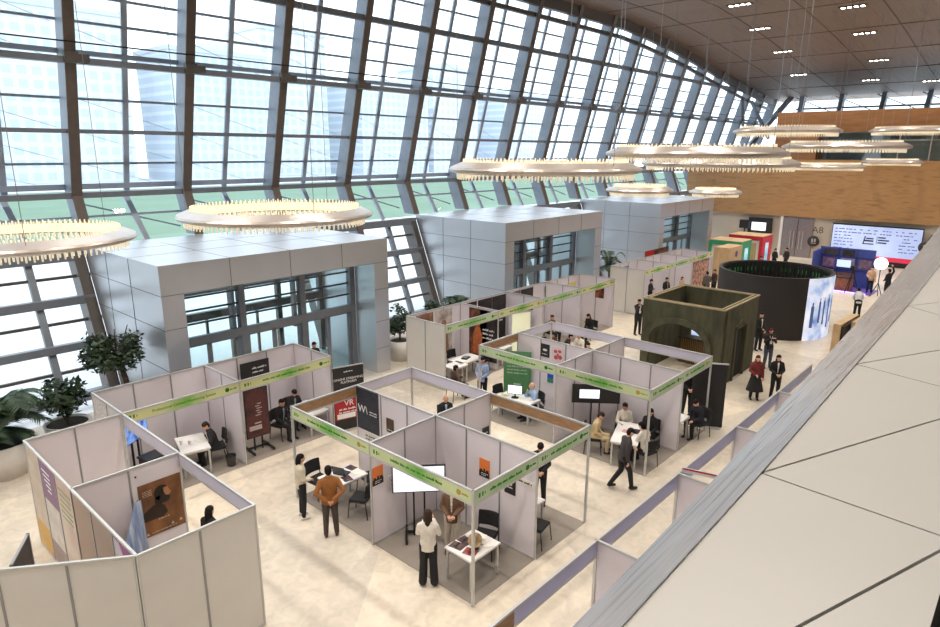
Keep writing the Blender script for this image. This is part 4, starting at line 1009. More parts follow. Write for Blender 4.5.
poster('small_poster', 'black poster on the second island wall, left of the pink flower poster', 8.985, 4.82, 2.1, -90, .36, .45, BLK, [('print_lines', INKW, [('e', 0, .05, .5, .18), ('w', -.3, .3, -.3, .06)])])
poster('small_poster', 'pale poster with red and pink flowers on the second island wall', 8.985, 4.3, 2.06, -90, .46, .5, mat('poster_pale', S(222, 206, 204), .6), [('flowers', mat('poster_pink', S(196, 80, 92), .6, var=.3, scale=20), [('e', -.2, .2, .3, .25), ('e', .15, .25, .3, .2), ('e', -.15, -.2, .35, .3), ('e', .2, -.15, .35, .3), ('e', 0, 0, .2, .2)])])
poster('small_poster', 'small blue and green poster low beside the partition of the second island', 8.985, 4.57, 1.23, -90, .24, .42, mat('poster_blue', S(40, 84, 190), .5, var=.3, scale=8), [('green_field', mat('poster_leaf', S(60, 140, 70), .6), [('r', 0, -.3, .9, .3)])])
t = screen_stand('screen_stand', 'large black television with a bright white window above the meeting group', 8.2, 2.33, 218, 1.45, .6, 1.12, BLACK)
MB().box((-.2, -.016, 1.42), (.6, .006, .28)).build('white_window', [SCREENW], t)
table('white table of the meeting group in the second island', 7.72, .95, 20, 1.5, .75)
papers(7.72, .95, T0, [('paper_sheet', 'white sheet at the left end of the meeting table', 'paper', -.4, -.1, .3, .21, 20, PAPER), ('brochure', 'reddish leaflet in the middle of the meeting table', 'brochure', .05, .05, .2, .26, 12, mat('leaflet_pink', S(214, 160, 160), .6)), ('paper_sheet', 'sheet beside the reddish leaflet on the meeting table', 'paper', .3, .0, .21, .3, -20, PAPER)])
o = MB().box((0, 0, .012), (.3, .22, .024)).build('tablet_computer', [BLACK], loc=(7.95, .75, T0), rz=.4); tag(o, 'black tablet on the near side of the meeting table', 'tablet')
MB().box((0, 0, .026), (.27, .19, .004)).build('display', [METALD], o)
table('small white table of the man in black behind the meeting booth', 9.75, .55, 90, .8, .7)
o = MB().box((0, 0, .005), (.3, .21, .01)).build('paper_sheet', [PAPER], loc=(9.75, .55, T0)); tag(o, 'white sheet on the table of the man in black', 'paper')
MB().box((.04, .02, .011), (.2, .1, .003)).build('print_lines', [ALUD], o)
o = thing('black_partition', 'tall plain black panel with a light top bar at the right end of the second island', 'panel', (11.3, .1, 0), math.radians(-60))
MB().box((0, 0, 1.08), (1.0, .03, 2.1)).build('panel', [mat('panel_black', S(34, 34, 36), .7)], o); MB().box((0, 0, 2.15), (1.04, .05, .04)).build('top_bar', [ALU], o); MB().box((0, 0, .02), (.8, .3, .04)).build('base', [ALU], o)
table('white table in the rear cell of the second island', 10.2, 4.9, 0, 1.2, .7)
o = thing('dark_sofa', 'low black bench seat behind the rear header of the second island', 'bench', (12.6, 3.9, 0), math.radians(75))
MB().box((0, 0, .2), (1.8, .7, .4)).build('seat', [BLACKF], o, bevel=.04); MB().box((0, .32, .55), (1.8, .14, .4)).build('backrest', [BLACKF], o, bevel=.04)
# --- booth row behind
DK = ramp_mat('poster_dark_print', [(.35, S(26, 24, 26)), (.6, S(52, 44, 42))], nscale=3); DO = ramp_mat('poster_dark_orange', [(.35, S(30, 26, 26)), (.52, S(84, 54, 38)), (.7, S(170, 96, 54))], nscale=2.4)
def rowposter(i, x, w, m, lab, y=10.53, rz=0, z=1.35, h=2.1, bits=None):
    bits = bits if bits is not None else [('print_lines', INKW, [('w', -.35, .35, .1, .04), ('w', -.35, .3, .02, .04), ('w', -.35, .32, -.06, .04)])]
    return poster('wall_poster', lab, x, y, z, rz, w, h, m, bits, group='dark posters lining the second left booth row')
FIG = lambda c: ('figure', mat('figure_%d' % c[0], S(*c), .7, var=.3, scale=9), [('e', 0, .22, .3, .14), ('p', [(-.3, -.4), (.3, -.4), (.24, .0), (.12, .14), (-.12, .14), (-.24, .0)])])
rowposter(0, 8.9, .9, ramp_mat('poster_warm', [(.3, S(60, 44, 38)), (.55, S(150, 110, 90)), (.75, S(206, 184, 166))], nscale=2), 'light brown figure poster in the corner of the second left booth row', bits=[FIG((196, 160, 138))])
rowposter(1, 9.95, .95, ramp_mat('poster_pale_print', [(.3, S(120, 104, 96)), (.6, S(206, 198, 192))], nscale=2), 'pale figure poster second from the left end of the dark poster wall', bits=[FIG((150, 112, 92))])
for i, (x, lab) in enumerate(((11.5, 'first dark text poster right of the first partition'), (12.5, 'second dark text poster right of the first partition'), (13.45, 'third dark text poster, behind the white-lit stand'))): rowposter(i, x, .92, DK, lab)
rowposter(5, 10.93, .95, DO, 'dark poster with an orange figure on the first partition', y=9.55, rz=-90, bits=[FIG((186, 104, 58))])
rowposter(6, 10.93, .9, DK, 'dark lettered poster at the front of the first partition', y=8.98, rz=-90)
rowposter(8, 15.5, .92, DK, 'dark text poster in the third cell, right of the mauve one'); rowposter(7, 14.55, .9, ramp_mat('poster_mauve', [(.3, S(70, 56, 60)), (.7, S(130, 104, 108))], nscale=2), 'mauve poster in the third cell of the second left booth row')
poster('small_poster', 'light poster with a pink emblem hanging low in the first cell', 9.0, 9.9, 1.5, 20, .6, .75, mat('poster_pale', S(222, 206, 204), .6), [('emblem', INKR, [('e', 0, .05, .5, .35)])])
o = thing('light_box', 'bright white and yellowish illuminated stand in the second cell of the second left row', 'light box', (13.25, 9.2, .008), math.radians(-25)); MB().box((0, 0, 1.0), (.9, .3, 2.0)).build('box', [WHITE], o); MB().box((0, -.155, 1.05), (.84, .01, 1.7)).build('lit_front', [mat('lightbox_face', S(232, 234, 200), .5, emit=.35)], o); MB().box((0, 0, 2.03), (1.0, .5, .05)).build('top', [METALD], o)
poster('small_poster', 'green leafy poster in the fourth cell', 17.3, 10.5, 1.9, 0, .8, .8, mat('poster_foliage', S(70, 130, 72), .6, var=.4, scale=6), [('figure', INKW, [('p', [(-.3, -.4), (.1, -.1), (.3, .3), (.0, .1)])])])
poster('small_poster', 'yellow poster with a dark spot in the last cell of the second row', 19.2, 10.48, 1.75, 0, .7, .8, mat('poster_yellow', S(214, 200, 140), .6), [('spot', INKK, [('e', 0, 0, .25, .2)])])
poster('small_poster', 'dark red poster on the end wall of the second left row', 19.93, 9.3, 1.75, -90, .5, .7, DO, [('spot', INKR, [('r', 0, .1, .3, .3)])])
table('white table in the first cell of the second left row', 9.6, 9.0, 0, 1.2, .75); table('second white table at the front of the first cell', 8.75, 8.75, 0, .8, .6)
o = MB().box((0, 0, .02), (.35, .25, .04)).build('folder', [LAPT], loc=(9.6, 9.0, T0), rz=.3); tag(o, 'dark folder on the white table in the first cell', 'folder'); MB().box((0, 0, .045), (.2, .12, .01)).build('print_lines', [ALUD], o)
chair('black chair behind the white table of the first cell', 9.7, 9.65, -90); chair('black chair right of the white table in the first cell', 10.5, 9.0, 180); chair('black chair at the left of the first cell', 8.35, 9.4, -30)
table('white table in the second cell of the second left row', 11.85, 9.3, 90, 1.2, .7); chair('black chair in the second cell of the second left row', 12.45, 9.6, 180)
for i, (x, m, lab) in enumerate(((24.6, 'print_lilac', 'violet poster in the first cell of the farthest booth row'), (30.0, 'poster_dark_print', 'black framed picture in the farthest booth row'))):
    poster('small_poster', lab, x, 10.53, 1.9, 0, 1.0, .7, mat('poster_violet', S(130, 110, 160), .6) if i == 0 else MATS[m], [('figure', INKW, [('w', -.3, .3, 0, .1)])])
CROWD = ramp_mat('poster_many_faces', [(.3, S(60, 40, 40)), (.45, S(150, 90, 80)), (.6, S(206, 170, 150)), (.75, S(70, 46, 46))], nscale=5, detail=5)
poster('wall_poster', 'large reddish poster of many small portraits at the end of the farthest row', 30.75, 8.62, 1.17, 0, 2.4, 2.1, CROWD, [('portraits', mat('portrait_skin', S(200, 160, 138), .7, var=.3, scale=15), [('e', -.4+.16*i, .3-.2*j, .07, .1) for i in range(6) for j in range(4)])])
poster('wall_poster', 'red and black board rising above the rear wall of the farthest row', 29.2, 10.85, 1.4, 0, 3.2, 2.7, DO, [('red_field', INKR, [('r', -.3, .4, .35, .18)])])
# red and white board in the row below the balcony
poster('small_sign', 'red and white sign on top of the cross wall below the balcony', 3.45, -2.95, 2.53, -75, .9, .1, WHITE, [('red_field', INKR, [('r', 0, .25, .95, .3)])], 'sign')
# --- dark stone-look box
STONE = ramp_mat('dark_stone', [(.25, S(44, 46, 34)), (.5, S(84, 82, 60)), (.75, S(60, 60, 46))], scale=(1.5, 1.5, .5), nscale=1.2, detail=6, rough=.8)
EDGE = mat('raw_edge', S(168, 150, 118), .7)
o = thing('stone_look_pavilion', 'open-topped dark green stone-look box with an arched doorway', 'pavilion', (14.9, 1.15, 0))
Lx, Ly, Hh, th = 3.6, 3.2, 3.0, .16
m = MB(); n = 14; cy, rw, sp = 1.7, 1.1, 1.2                  # front wall (x=0) with an arch
pts = [(cy-rw, 0)]+[(cy-rw*math.cos(PI*i/n), sp+1.02*math.sin(PI*i/n)**.8) for i in range(n+1)]+[(cy+rw, 0)]
for (ya, za), (yb, zb) in zip(pts, pts[1:]):
    if ya == yb: continue
    m.hexa([(0, ya, za), (th, ya, za), (th, yb, zb), (0, yb, zb), (0, ya, Hh), (th, ya, Hh), (th, yb, Hh), (0, yb, Hh)])
m.span((0, 0, 0), (th, cy-rw, Hh)); m.span((0, cy+rw, 0), (th, Ly, Hh)); m.build('arch_wall', [STONE], o)
m = MB()
for (ya, za), (yb, zb) in zip(pts, pts[1:]): m.bar((-.03, cy+(ya-cy)*1.14, za*1.05), (-.03, cy+(yb-cy)*1.14, zb*1.05), .12, .22)
m.build('arch_moulding', [STONE], o)
m = MB().span((th, 0, 0), (1.35, th, Hh)); m.span((2.35, 0, 0), (Lx, th, Hh)); m.span((1.35, 0, 2.0), (2.35, th, Hh)); m.span((1.35, .1, 0), (2.35, th, 2.0)); m.span((.2, -.05, 0), (.42, 0, Hh)); m.build('side_wall', [STONE], o)
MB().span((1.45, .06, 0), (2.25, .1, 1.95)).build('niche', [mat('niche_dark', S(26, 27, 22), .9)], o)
m = MB()
for x in (1.3, 2.4): m.box((x, -.03, 1.05), (.12, .06, 2.1))
m.bar((1.25, -.03, 2.1), (1.85, -.03, 2.35), .06, .14); m.bar((1.85, -.03, 2.35), (2.45, -.03, 2.1), .06, .14); m.build('niche_moulding', [STONE], o)
MB().span((th, Ly-th, 0), (Lx, Ly, Hh)).build('side_wall', [STONE], o)
m = MB().span((Lx-th, th, 0), (Lx, .35, Hh)); m.span((Lx-th, 2.65, 0), (Lx, Ly-th, Hh)); m.span((Lx-th, .35, 1.8), (Lx, 2.65, Hh)); m.build('rear_wall', [STONE], o)
m = MB()
for a, b in (((0, 0), (Lx, 0)), ((Lx, 0), (Lx, Ly)), ((Lx, Ly), (0, Ly)), ((0, Ly), (0, 0))):
    m.bar((*a, Hh+.01), (*b, Hh+.01), .05, .05)
for a, b in (((.16, .16), (Lx-.16, .16)), ((Lx-.16, .16), (Lx-.16, Ly-.16)), ((Lx-.16, Ly-.16), (.16, Ly-.16)), ((.16, Ly-.16), (.16, .16))): m.bar((*a, Hh+.01), (*b, Hh+.01), .04, .05)
for y in (1.0, 2.0): m.box((.08, y, Hh+.01), (.16, .05, .05))
m.build('top_batten', [EDGE], o)
o = thing('display_case', 'gold-brown draped display seen through the arched doorway', 'display', (17.3, 3.0, 0)); MB().box((0, 0, .55), (.5, 1.3, 1.1)).build('drape', [ramp_mat('gold_drape', [(.3, S(64, 50, 26)), (.6, S(128, 98, 44))], kind='wave', band='Y', nscale=4, dist=1)], o); MB().box((-.1, 0, 1.12), (.55, 1.35, .05)).build('top', [METALD], o)
o = thing('wall_screen', 'tilted bright blue-white screen visible through the arch', 'screen', (18.9, 4.0, 0)); MB().box((0, 0, .85), (.06, 1.5, .62), M=Matrix.Rotation(.25, 3, 'X')).build('display', [ramp_mat('screen_sky', [(.35, S(150, 180, 225)), (.6, S(230, 236, 246))], nscale=2, emit=.9)], o); MB().box((.08, 0, .35), (.06, .06, .7)).build('pole', [BLACK], o)
# --- black round LED drum
o = thing('led_drum', 'large black open-topped round LED wall, part of its outside showing a lit street picture', 'LED wall', (25.6, 2.75, 0))
R_, H_ = 2.63, 2.95
LEDK = mat('led_black', S(40, 36, 36), .6, var=.05); LEDI = mat('led_back', S(20, 20, 22), .7, var=.3, scale=6)
def arcwall(a0, a1, r0, r1, z0, z1, mat_, name, n=64):
    m = MB()
    for i in range(n):
        s, t = math.radians(a0+(a1-a0)*i/n), math.radians(a0+(a1-a0)*(i+1)/n)
        P = lambda r, q, z: (r*math.cos(q), r*math.sin(q), z)
        m.hexa([P(r0, s, z0), P(r1, s, z0), P(r1, t, z0), P(r0, t, z0), P(r0, s, z1), P(r1, s, z1), P(r1, t, z1), P(r0, t, z1)])
    return m.build(name, mat_, o)
az = math.degrees(math.atan2(-7.1-2.55, -8-25.75))
arcwall(az-100, az+34, R_-.12, R_, 0, H_, [LEDK], 'black_modules'); arcwall(az+92, az+260, R_-.12, R_, 0, H_, [LEDK], 'rear_modules')
STREET = ramp_mat('street_picture', [(.3, S(96, 126, 186)), (.45, S(172, 192, 232)), (.7, S(236, 240, 250))], nscale=1.6, detail=6, emit=.62)
lit = arcwall(az+34, az+92, R_-.12, R_, 0, H_, [STREET], 'lit_modules')
m = MB()
for k, (a, w_, z0, z1) in enumerate(((40, 4, .6, 1.9), (50, 3, .8, 2.1), (57, 3, .7, 2.1), (66, 3.5, .5, 2.2), (75, 3.5, .7, 2.1), (84, 3, .6, 2.0))):
    for i in range(4):
        q = math.radians(az+a+w_*i/4); q2 = math.radians(az+a+w_*(i+1)/4); r = R_+.006; zz = z1-.18*abs(i-1.5)
        m.add([(r*math.cos(q), r*math.sin(q), z0), (r*math.cos(q2), r*math.sin(q2), z0), (r*math.cos(q2), r*math.sin(q2), zz), (r*math.cos(q), r*math.sin(q), zz)], [(0, 1, 2, 3)])
m.build('arch_picture', [mat('street_arch', S(70, 92, 140), .6, emit=.5)], lit)
arcwall(0, 360, R_-.20, R_-.13, 0, H_-.03, [LEDI], 'inner_frame', 72)
m = MB()
for i in range(72):
    q = 2*PI*i/72; r = R_-.24
    if i % 4 != 3: m.box((r*math.cos(q), r*math.sin(q), H_-.4), (.05, .05, .2), rz=q)
m.build('status_lights', [mat('status_green', S(60, 140, 74), .5, emit=.35)], o)
m = MB()
for i in range(72):
    q = 2*PI*i/72; r = R_-.26; m.bar((r*math.cos(q), r*math.sin(q), 0), (r*math.cos(q), r*math.sin(q), H_-.1), .04, .04)
m.build('frame_posts', [BLACK], o)
arcwall(0, 360, R_-.13, R_+.008, H_, H_+.02, [METALD], 'top_rim', 72)
# --- tan, green and red portal boxes
PLY = ramp_mat('plywood', [(.3, S(186, 154, 116)), (.7, S(206, 176, 136))], scale=(1, 1, .4), nscale=3)
def portal(name, label, x, y, L, W, H, fr, fill, side=None):
    o = thing(name, label, 'portal box', (x, y, 0)); t = .22
    m = MB().span((0, 0, 0), (L, t, H)) if False else MB()
    m.span((0, 0, 0), (.5, t, H)); m.span((0, W-t, 0), (.5, W, H)); m.span((0, t, H-.3), (.5, W-t, H)); m.build('frame', [fr], o)
    MB().span((.06, t, 0), (.5, W-t, H-.3)).build('inset', [WHITE], o); MB().span((.02, t+.2, 0), (.06, W-t-.2, H-.5)).build('opening_board', [fill], o)
    MB().span((.5, 0, 0), (L, W, H-.02)).build('side_body', [fr], o); MB().span((0, 0, H), (L, W, H+.04)).build('top', [PLY], o)
    MB().span((.75, -.03, .5), (1.35, 0, H-.5)).build('side_screen', [ramp_mat('screen_aqua', [(.4, S(120, 180, 220)), (.6, S(190, 222, 240))], nscale=1.5, emit=.5)], o)
    return o
GRN = mat('portal_green', S(56, 156, 110), .5); RED = mat('portal_red', S(206, 44, 62), .5)
o = thing('plywood_wall', 'tan plywood box with a small purple emblem beside the farthest booth row', 'box', (34.9, 8.45, 0)); MB().span((0, 0, 0), (.5, 1.0, 2.4)).build('body', [PLY], o); MB().span((.5, 0, 0), (2.2, 1.0, 2.4)).build('side_board', [PLY], o); MB().cone((1.2, -.015, 1.9), .22, (1.2, -.002, 1.9), .22, 20).build('emblem', [mat('emblem_purple', S(96, 70, 130), .6)], o)
portal('portal_box', 'green framed box in front of the red one near the timber wall', 37.6, 8.7, 2.0, 2.3, 2.5, GRN, PLY)
portal('portal_box', 'red framed box behind the green one near the timber wall', 41.6, 8.6, 2.2, 2.5, 2.5, RED, PLY)
o = thing('notice_screen', 'dark upright panel with a white screen on the far wall behind the red box', 'screen', (XW-.0, 11.7, 0)); MB().span((-.1, -1.0, .3), (.0, 1.0, 3.1)).build('panel', [METALD], o); MB().span((-.14, -.5, 2.0), (-.1, .7, 2.7)).build('display', [SCREENW], o)
o = thing('loudspeaker', 'black square loudspeaker high beside the dark far panel', 'speaker', (XW-.3, 12.9, 0)); MB().box((0, 0, 2.5), (.5, .8, .7)).build('cabinet', [BLACK], o); MB().box((0, 0, 1.07), (.08, .08, 2.15)).build('pole', [BLACK], o)
# --- far stage wall
LEDW = ramp_mat('stage_screen', [(0, S(120, 130, 190)), (.3, S(150, 168, 222)), (.75, S(196, 212, 244)), (1, S(214, 226, 248))], scale=(1, 1, 1), kind='noise', nscale=.3, emit=.55)
o = thing('stage_screen', 'wide pale blue stage screen with a white cup emblem on the far wall', 'screen', (XW-.35, 0, 0))
MB().span((.03, -.1, .0), (.2, 6.0, 3.1)).build('casing', [METALD], o); MB().span((0, -.05, .75), (.03, 5.95, 3.0)).build('display', [LEDW], o); MB().span((-.01, -.05, .4), (.03, 5.95, .75)).build('red_band', [mat('screen_red', S(206, 50, 78), .5, emit=.5)], o)
g = MB(); rr = random.Random(9)
for z in (2.7, 2.45, 2.2, 1.95, 1.7, 1.45, 1.2):
    y = 5.7
    while y > .2:
        w_ = rr.uniform(.1, .26)
        if z > 2.3 or y > 4.5 or y < 1.4: g.box((-.006, y, z), (.006, w_, .07))
        y -= w_+rr.choice((.06, .08, .3))
g.build('print_lines', [mat('screen_ink', S(96, 104, 160), .6, emit=.3)], o)
g = MB(); g.box((-.008, 3.35, 1.9), (.008, .62, .12)); g.box((-.008, 3.3, 2.08), (.008, .5, .1)); g.box((-.008, 3.35, 1.66), (.008, .7, .08)); g.bar((-.008, 3.72, 1.62), (-.008, 3.62, 2.25), .01, .08); g.build('emblem', [mat('screen_navy', S(48, 50, 92), .6)], o)
g = MB()
for z, w_ in ((2.2, .5), (2.0, .75), (1.8, .6)): g.box((-.008, 2.75-w_/2, z), (.008, w_, .1))
g.box((-.008, 2.82, 2.0), (.008, .03, .6)); g.build('lettering', [mat('screen_navy', S(48, 50, 92), .6)], o)
for y, lab in ((7.2, 'dark A8 gate lettering on the far wall left of the stage screen'), (-.75, 'dark A8 gate lettering right of the stage screen')):
    o = thing('gate_sign', lab, 'sign', (XW+.24, y, 2.35)); text('A8', .75, o, mat('sign_grey', S(96, 90, 84), .6), (0, 0, 0), (PI/2, 0, -PI/2))
for y, x, z, lab in ((7.4, XW+.1, 1.45, 'round dark ball-shaped sign below the left A8 lettering'), (-.35, XW-.5, 1.75, 'round dark ball-shaped sign at the right end of the stage screen')):
    o = thing('round_sign', lab, 'sign', (x, y, z)); MB().ell((0, 0, 0), (.12, .45, .45), 20, 12).build('disc', [mat('sign_dark', S(52, 48, 50), .5)], o, True)
    m = MB()
    for t_ in (-.15, .05): m.box((-.13, t_, .08), (.02, .12, .26))
    m.box((-.13, -.05, -.15), (.02, .4, .05)); m.build('numeral', [mat('sign_mark', S(190, 180, 170), .6)], o)
    MB().box((.1, 0, 0), (.2, .06, .06)).build('bracket', [METALD], o)
struct(MB().span((XW-.02, -2.2, 1.2), (XW+.24, -1.35, 3.2)).build('window_60', [SCREENW]))  # glowing panel stands in for the bright opening beside the stage screen
# --- blue studio booth
BLU = mat('studio_blue', S(62, 78, 156), .6, var=.08)
o = thing('studio_booth', 'blue backdrop booth with pictures and a lit purple floor in front of the stage screen', 'exhibition booth', (39.2, 0, 0))
MB().span((0, .9, 0), (.12, 4.1, 2.55)).build('backdrop', [BLU], o); MB().span((-1.7, 4.0, 0), (.0, 4.1, 2.4)).build('side_wall', [BLU], o)
MB().span((-1.9, .5, 0), (0, 4.0, .06)).build('platform', [mat('studio_floor', S(120, 96, 190), .35, var=.1)], o)
g = MB()
for y in (1.9, 2.95): g.box((-.02, y, 1.3), (.04, .06, 2.4))
for z in (1.15, 2.0): g.box((-.02, 2.5, z), (.04, 3.1, .06))
g.build('shelf_grid', [mat('studio_frame', S(48, 56, 120), .6)], o)
for i, (y, z, w_, h_, c) in enumerate(((3.45, 2.25, .8, .4, (60, 56, 66)), (2.4, 2.25, .7, .42, (44, 44, 52)), (3.5, 1.55, .7, .6, (140, 106, 140)), (2.4, 1.6, .8, .6, (150, 130, 170)), (1.4, 1.6, .7, .6, (120, 96, 120)), (2.4, .6, 1.0, .7, (150, 96, 76)))):
    MB().box((-.03, y, z), (.03, w_, h_)).build('picture', [mat('studio_picture_%d' % i, S(*c), .6, var=.4, scale=5)], o)
MB().box((-.05, 2.6, 1.55), (.05, .8, .45)).build('bright_screen', [mat('studio_screen', S(190, 214, 246), .5, emit=.9)], o)
MB().box((-1.92, 1.9, .05), (.04, 2.2, .05)).build('edge_light', [mat('violet_light', S(190, 150, 255), .5, emit=4)], o)
o = thing('studio_counter', 'dark low counter with orange front on the purple studio floor', 'counter', (37.9, 2.3, .06)); MB().box((0, 0, .4), (.5, 1.2, .8)).build('body', [mat('counter_orange', S(150, 92, 70), .6, var=.3)], o); MB().box((0, 0, .82), (.6, 1.3, .05)).build('top', [BLACK], o)
o = thing('ring_light', 'round white glowing studio light on a tripod beside the person in black', 'studio light', (37.0, .18, 0))
M = Matrix.Rotation(math.radians(90), 3, 'Y') @ Matrix.Identity(3)
q = math.atan2(-8.1, -45); MB().cone((0, 0, 2.1), .36, (.08*math.cos(q), .08*math.sin(q), 2.1), .36, 28).build('disc', [mat('studio_lamp', (1, .98, .95), .4, emit=3)], o)
MB().tube([(.1, 0, .9), (.1, 0, 2.0)], .025).build('pole', [BLACK], o)
for a in (0, 120, 240): MB().tube([(.1, 0, .9), (.1+.4*math.cos(math.radians(a)), .4*math.sin(math.radians(a)), .0)], .02).build('leg', [BLACK], o)
o = thing('video_camera', 'black video camera on a tripod in front of the blue backdrop', 'camera', (37.3, 1.65, .06)); MB().box((0, 0, 1.55), (.5, .22, .26)).build('body', [BLACK], o); MB().cone((.25, 0, 1.55), .09, (.42, 0, 1.55), .11, 16).build('lens', [METALD], o)
for a in (30, 150, 270): MB().tube([(0, 0, 1.4), (.45*math.cos(math.radians(a)), .45*math.sin(math.radians(a)), .0)], .03).build('leg', [BLACK], o)
o = thing('lavender_panel', 'small lavender information panel near the grey far doors', 'panel', (47, 5.4, 0)); MB().box((0, 0, .7), (.06, 1.6, 1.3)).build('panel', [mat('panel_lavender', S(140, 134, 190), .6)], o); MB().box((0, 0, .03), (.4, 1.4, .06)).build('base', [METALD], o)
for i, (x, y, lab) in enumerate(((22.55, -.95, 'tan cardboard-coloured box wall at the right, nearer of the two'), (23.4, -1.45, 'tan box wall at the right, behind the nearer tan one'))):
    o = thing('plywood_box', lab, 'box', (x, y, 0), math.radians(-3)); MB().box((1.2, 0, .7), (2.6, .3, 1.4)).build('body', [PLY], o); MB().box((1.2, -.2, .66), (2.5, .1, 1.32)).build('dark_back', [BLACK], o)
# --- chandeliers
RIM = mat('chandelier_metal', S(196, 186, 178), .3, .6, var=.05)
CRY = mat('crystal_fringe', (1, .88, .66), .25, emit=.4, var=.25, scale=9)
STRIP = mat('led_strip', (1, .85, .55), .4, emit=.8)
def ring(label, u, v, d, D):
    R0 = D/2
    dv = Vector(((u-470)/641.68, -(v-313.5)/641.68, 1))
    yaw, pitch = .7353726820092604, .2474695925093504
    f = Vector((math.cos(yaw)*math.cos(pitch), math.sin(yaw)*math.cos(pitch), -math.sin(pitch))); r = Vector((math.sin(yaw), -math.cos(yaw), 0)); up = r.cross(f)
    p = Vector((-7.9733, -7.1151, 8.572))+(r*dv.x+up*dv.y+f)*d
    o = thing('ring_chandelier', label, 'chandelier', p, 0, 'round crystal chandeliers hanging in the hall')
    MB().lathe([(R0-.34, .16), (R0-.04, .03), (R0, -.02), (R0-.03, -.08), (R0-.24, -.14), (R0-.30, -.12), (R0-.34, .13), (R0-.34, .16)], n=72).build('rim', [RIM], o)
    MB().lathe([(R0-.35, .12), (R0-.32, -.10)], n=72).build('led_strip', [STRIP], o)
    n = 100
    for nm, z0, z1, rr in (('upper_fringe', .04, .235, R0-.38), ('lower_fringe', -.10, -.27, R0-.22)):
        m = MB()
        for ring_, off in ((0, 0), (1, .5)):
            for i in range(n):
                q = 2*PI*(i+off)/n; r_ = rr-.07*ring_; c, s = math.cos(q)*r_, math.sin(q)*r_
                zt = z1-(.04 if ring_ else 0)*(1 if z1 > 0 else -1)
                m.cone((c, s, z0), .026, (c, s, zt), .017, 5)
        m.build(nm, [CRY], o)
    for a in (20, 140, 260):
        q = math.radians(a); MB().tube([(math.cos(q)*(R0-.2), math.sin(q)*(R0-.2), .05), (math.cos(q)*(R0-.2), math.sin(q)*(R0-.2), zceil(p.x)-p.z)], .008, 5).build('suspension_cable', [ALUD], o)
    return o
for a in (('ring chandelier cut off by the left edge, over the potted plants', 18, 240, 15, 5), ('ring chandelier directly above the roof of the nearest entrance box', 277, 214, 17, 5),
          ('long bright ring chandelier in the middle, above the second entrance box', 544, 168, 16.8, 5), ('highest long ring chandelier right of the middle one', 694, 152, 18.4, 5),
          ('ring chandelier just below and right of the highest long one', 718, 162, 24, 5.6), ('small low ring chandelier beside the timber wall above the farthest entrance box', 715, 191, 38, 3),
          ('small ring chandelier over the roof of the farthest entrance box, left of its twin', 639, 189, 29, 3), ('ring chandelier high up against the upper timber wall', 786, 130, 32, 5),
          ('flat ring chandelier in front of the upper gallery slot', 844, 145, 28, 5), ('thin ring chandelier below the gallery slot at the right', 891, 160.5, 47, 4),
          ('ring chandelier cut by the right edge in front of the upper timber', 914, 129, 40, 5), ('ring chandelier against the timber parapet, left of the thin one', 826, 165, 42, 4.6)): ring(*a)
# --- plants
LEAF = mat('leaf_dark', S(46, 66, 40), .5, var=.35, scale=3); LEAFP = mat('leaf_palm', S(44, 68, 42), .5, var=.3, scale=3); BARK = mat('bark', S(84, 70, 56), .8, var=.2); SOIL = mat('soil', S(52, 42, 36), .95, var=.3, scale=12); POT = mat('pot_white', S(214, 208, 200), .45)
def pot(o, r0, r1, h):
    MB().lathe([(0, 0), (r0, 0), (r1, h), (r1-.05, h), (r1-.08, h-.06)], n=36).build('pot', [POT], o, True)
    MB().lathe([(0, h-.07), (r1-.07, h-.07)], n=36).build('soil', [SOIL], o)
def leafcloud(pts, size, n, rnd):
    m = MB()
    for _ in range(n):
        c, r = rnd.choice(pts); d = Vector((rnd.gauss(0, 1), rnd.gauss(0, 1), rnd.gauss(0, .9))).normalized(); p = Vector(c)+d*r*rnd.uniform(.5, 1)
        a = Vector((rnd.gauss(0, 1), rnd.gauss(0, 1), rnd.gauss(0, .5))).normalized(); b = a.cross(d).normalized()
        if b.length < .1: continue
        s = size*rnd.uniform(.7, 1.3); m.add([p-a*s, p+b*s*.45, p+a*s, p-b*s*.45], [(0, 1, 2, 3)])
    return m
def frond(m, base, az, L, rise, rnd, w=.12):
    P = []
    for i in range(9):
        t = i/8; P.append(Vector(base)+Vector((math.cos(az)*L*t*.8, math.sin(az)*L*t*.8, rise*math.sin(t*PI*.62)-.25*L*t*t)))
    for a, b in zip(P, P[1:]):
        d = (b-a).normalized(); s = d.cross(Vector((0, 0, 1))).normalized(); m.bar(a, b, .015, .015)
        for k in range(3):
            q = a+(b-a)*k/3
            for sg in (1, -1): e = q+s*sg*w*2.4+d*.18-Vector((0, 0, .08)); m.add([q, q+d*.075, e], [(0, 1, 2)])
def palm(label, x, y, h, n, L, potr, seed):
    rnd = random.Random(seed); o = thing('potted_palm', label, 'plant', (x, y, 0), group=None); pot(o, potr*.78, potr, .95)
    MB().tube([(0, 0, .85), (.03, .02, h*.7), (0, .05, h)], .06).build('trunk', [BARK], o)
    m = MB()
    for i in range(n): frond(m, (0, .03, h-.3*rnd.random()), 2*PI*i/n+rnd.uniform(-.2, .2), L*rnd.uniform(.8, 1.1), rnd.uniform(.2, 1.25), rnd)
    m.build('foliage', [LEAFP], o); return o
palm('palm in the big white pot at the left edge', -4.66, 13.05, 1.5, 52, 1.45, .82, 1)
o = thing('potted_shrub', 'round dark shrub in a white bowl pot behind the foreground booth', 'plant', (-2.9, 13.5, 0)); pot(o, .5, .62, .8); rnd = random.Random(2)
m = MB()
for i in range(6): m.tube([(0, 0, .7), (rnd.uniform(-.3, .3), rnd.uniform(-.3, .3), 1.5+.3*rnd.random())], .02, 5)
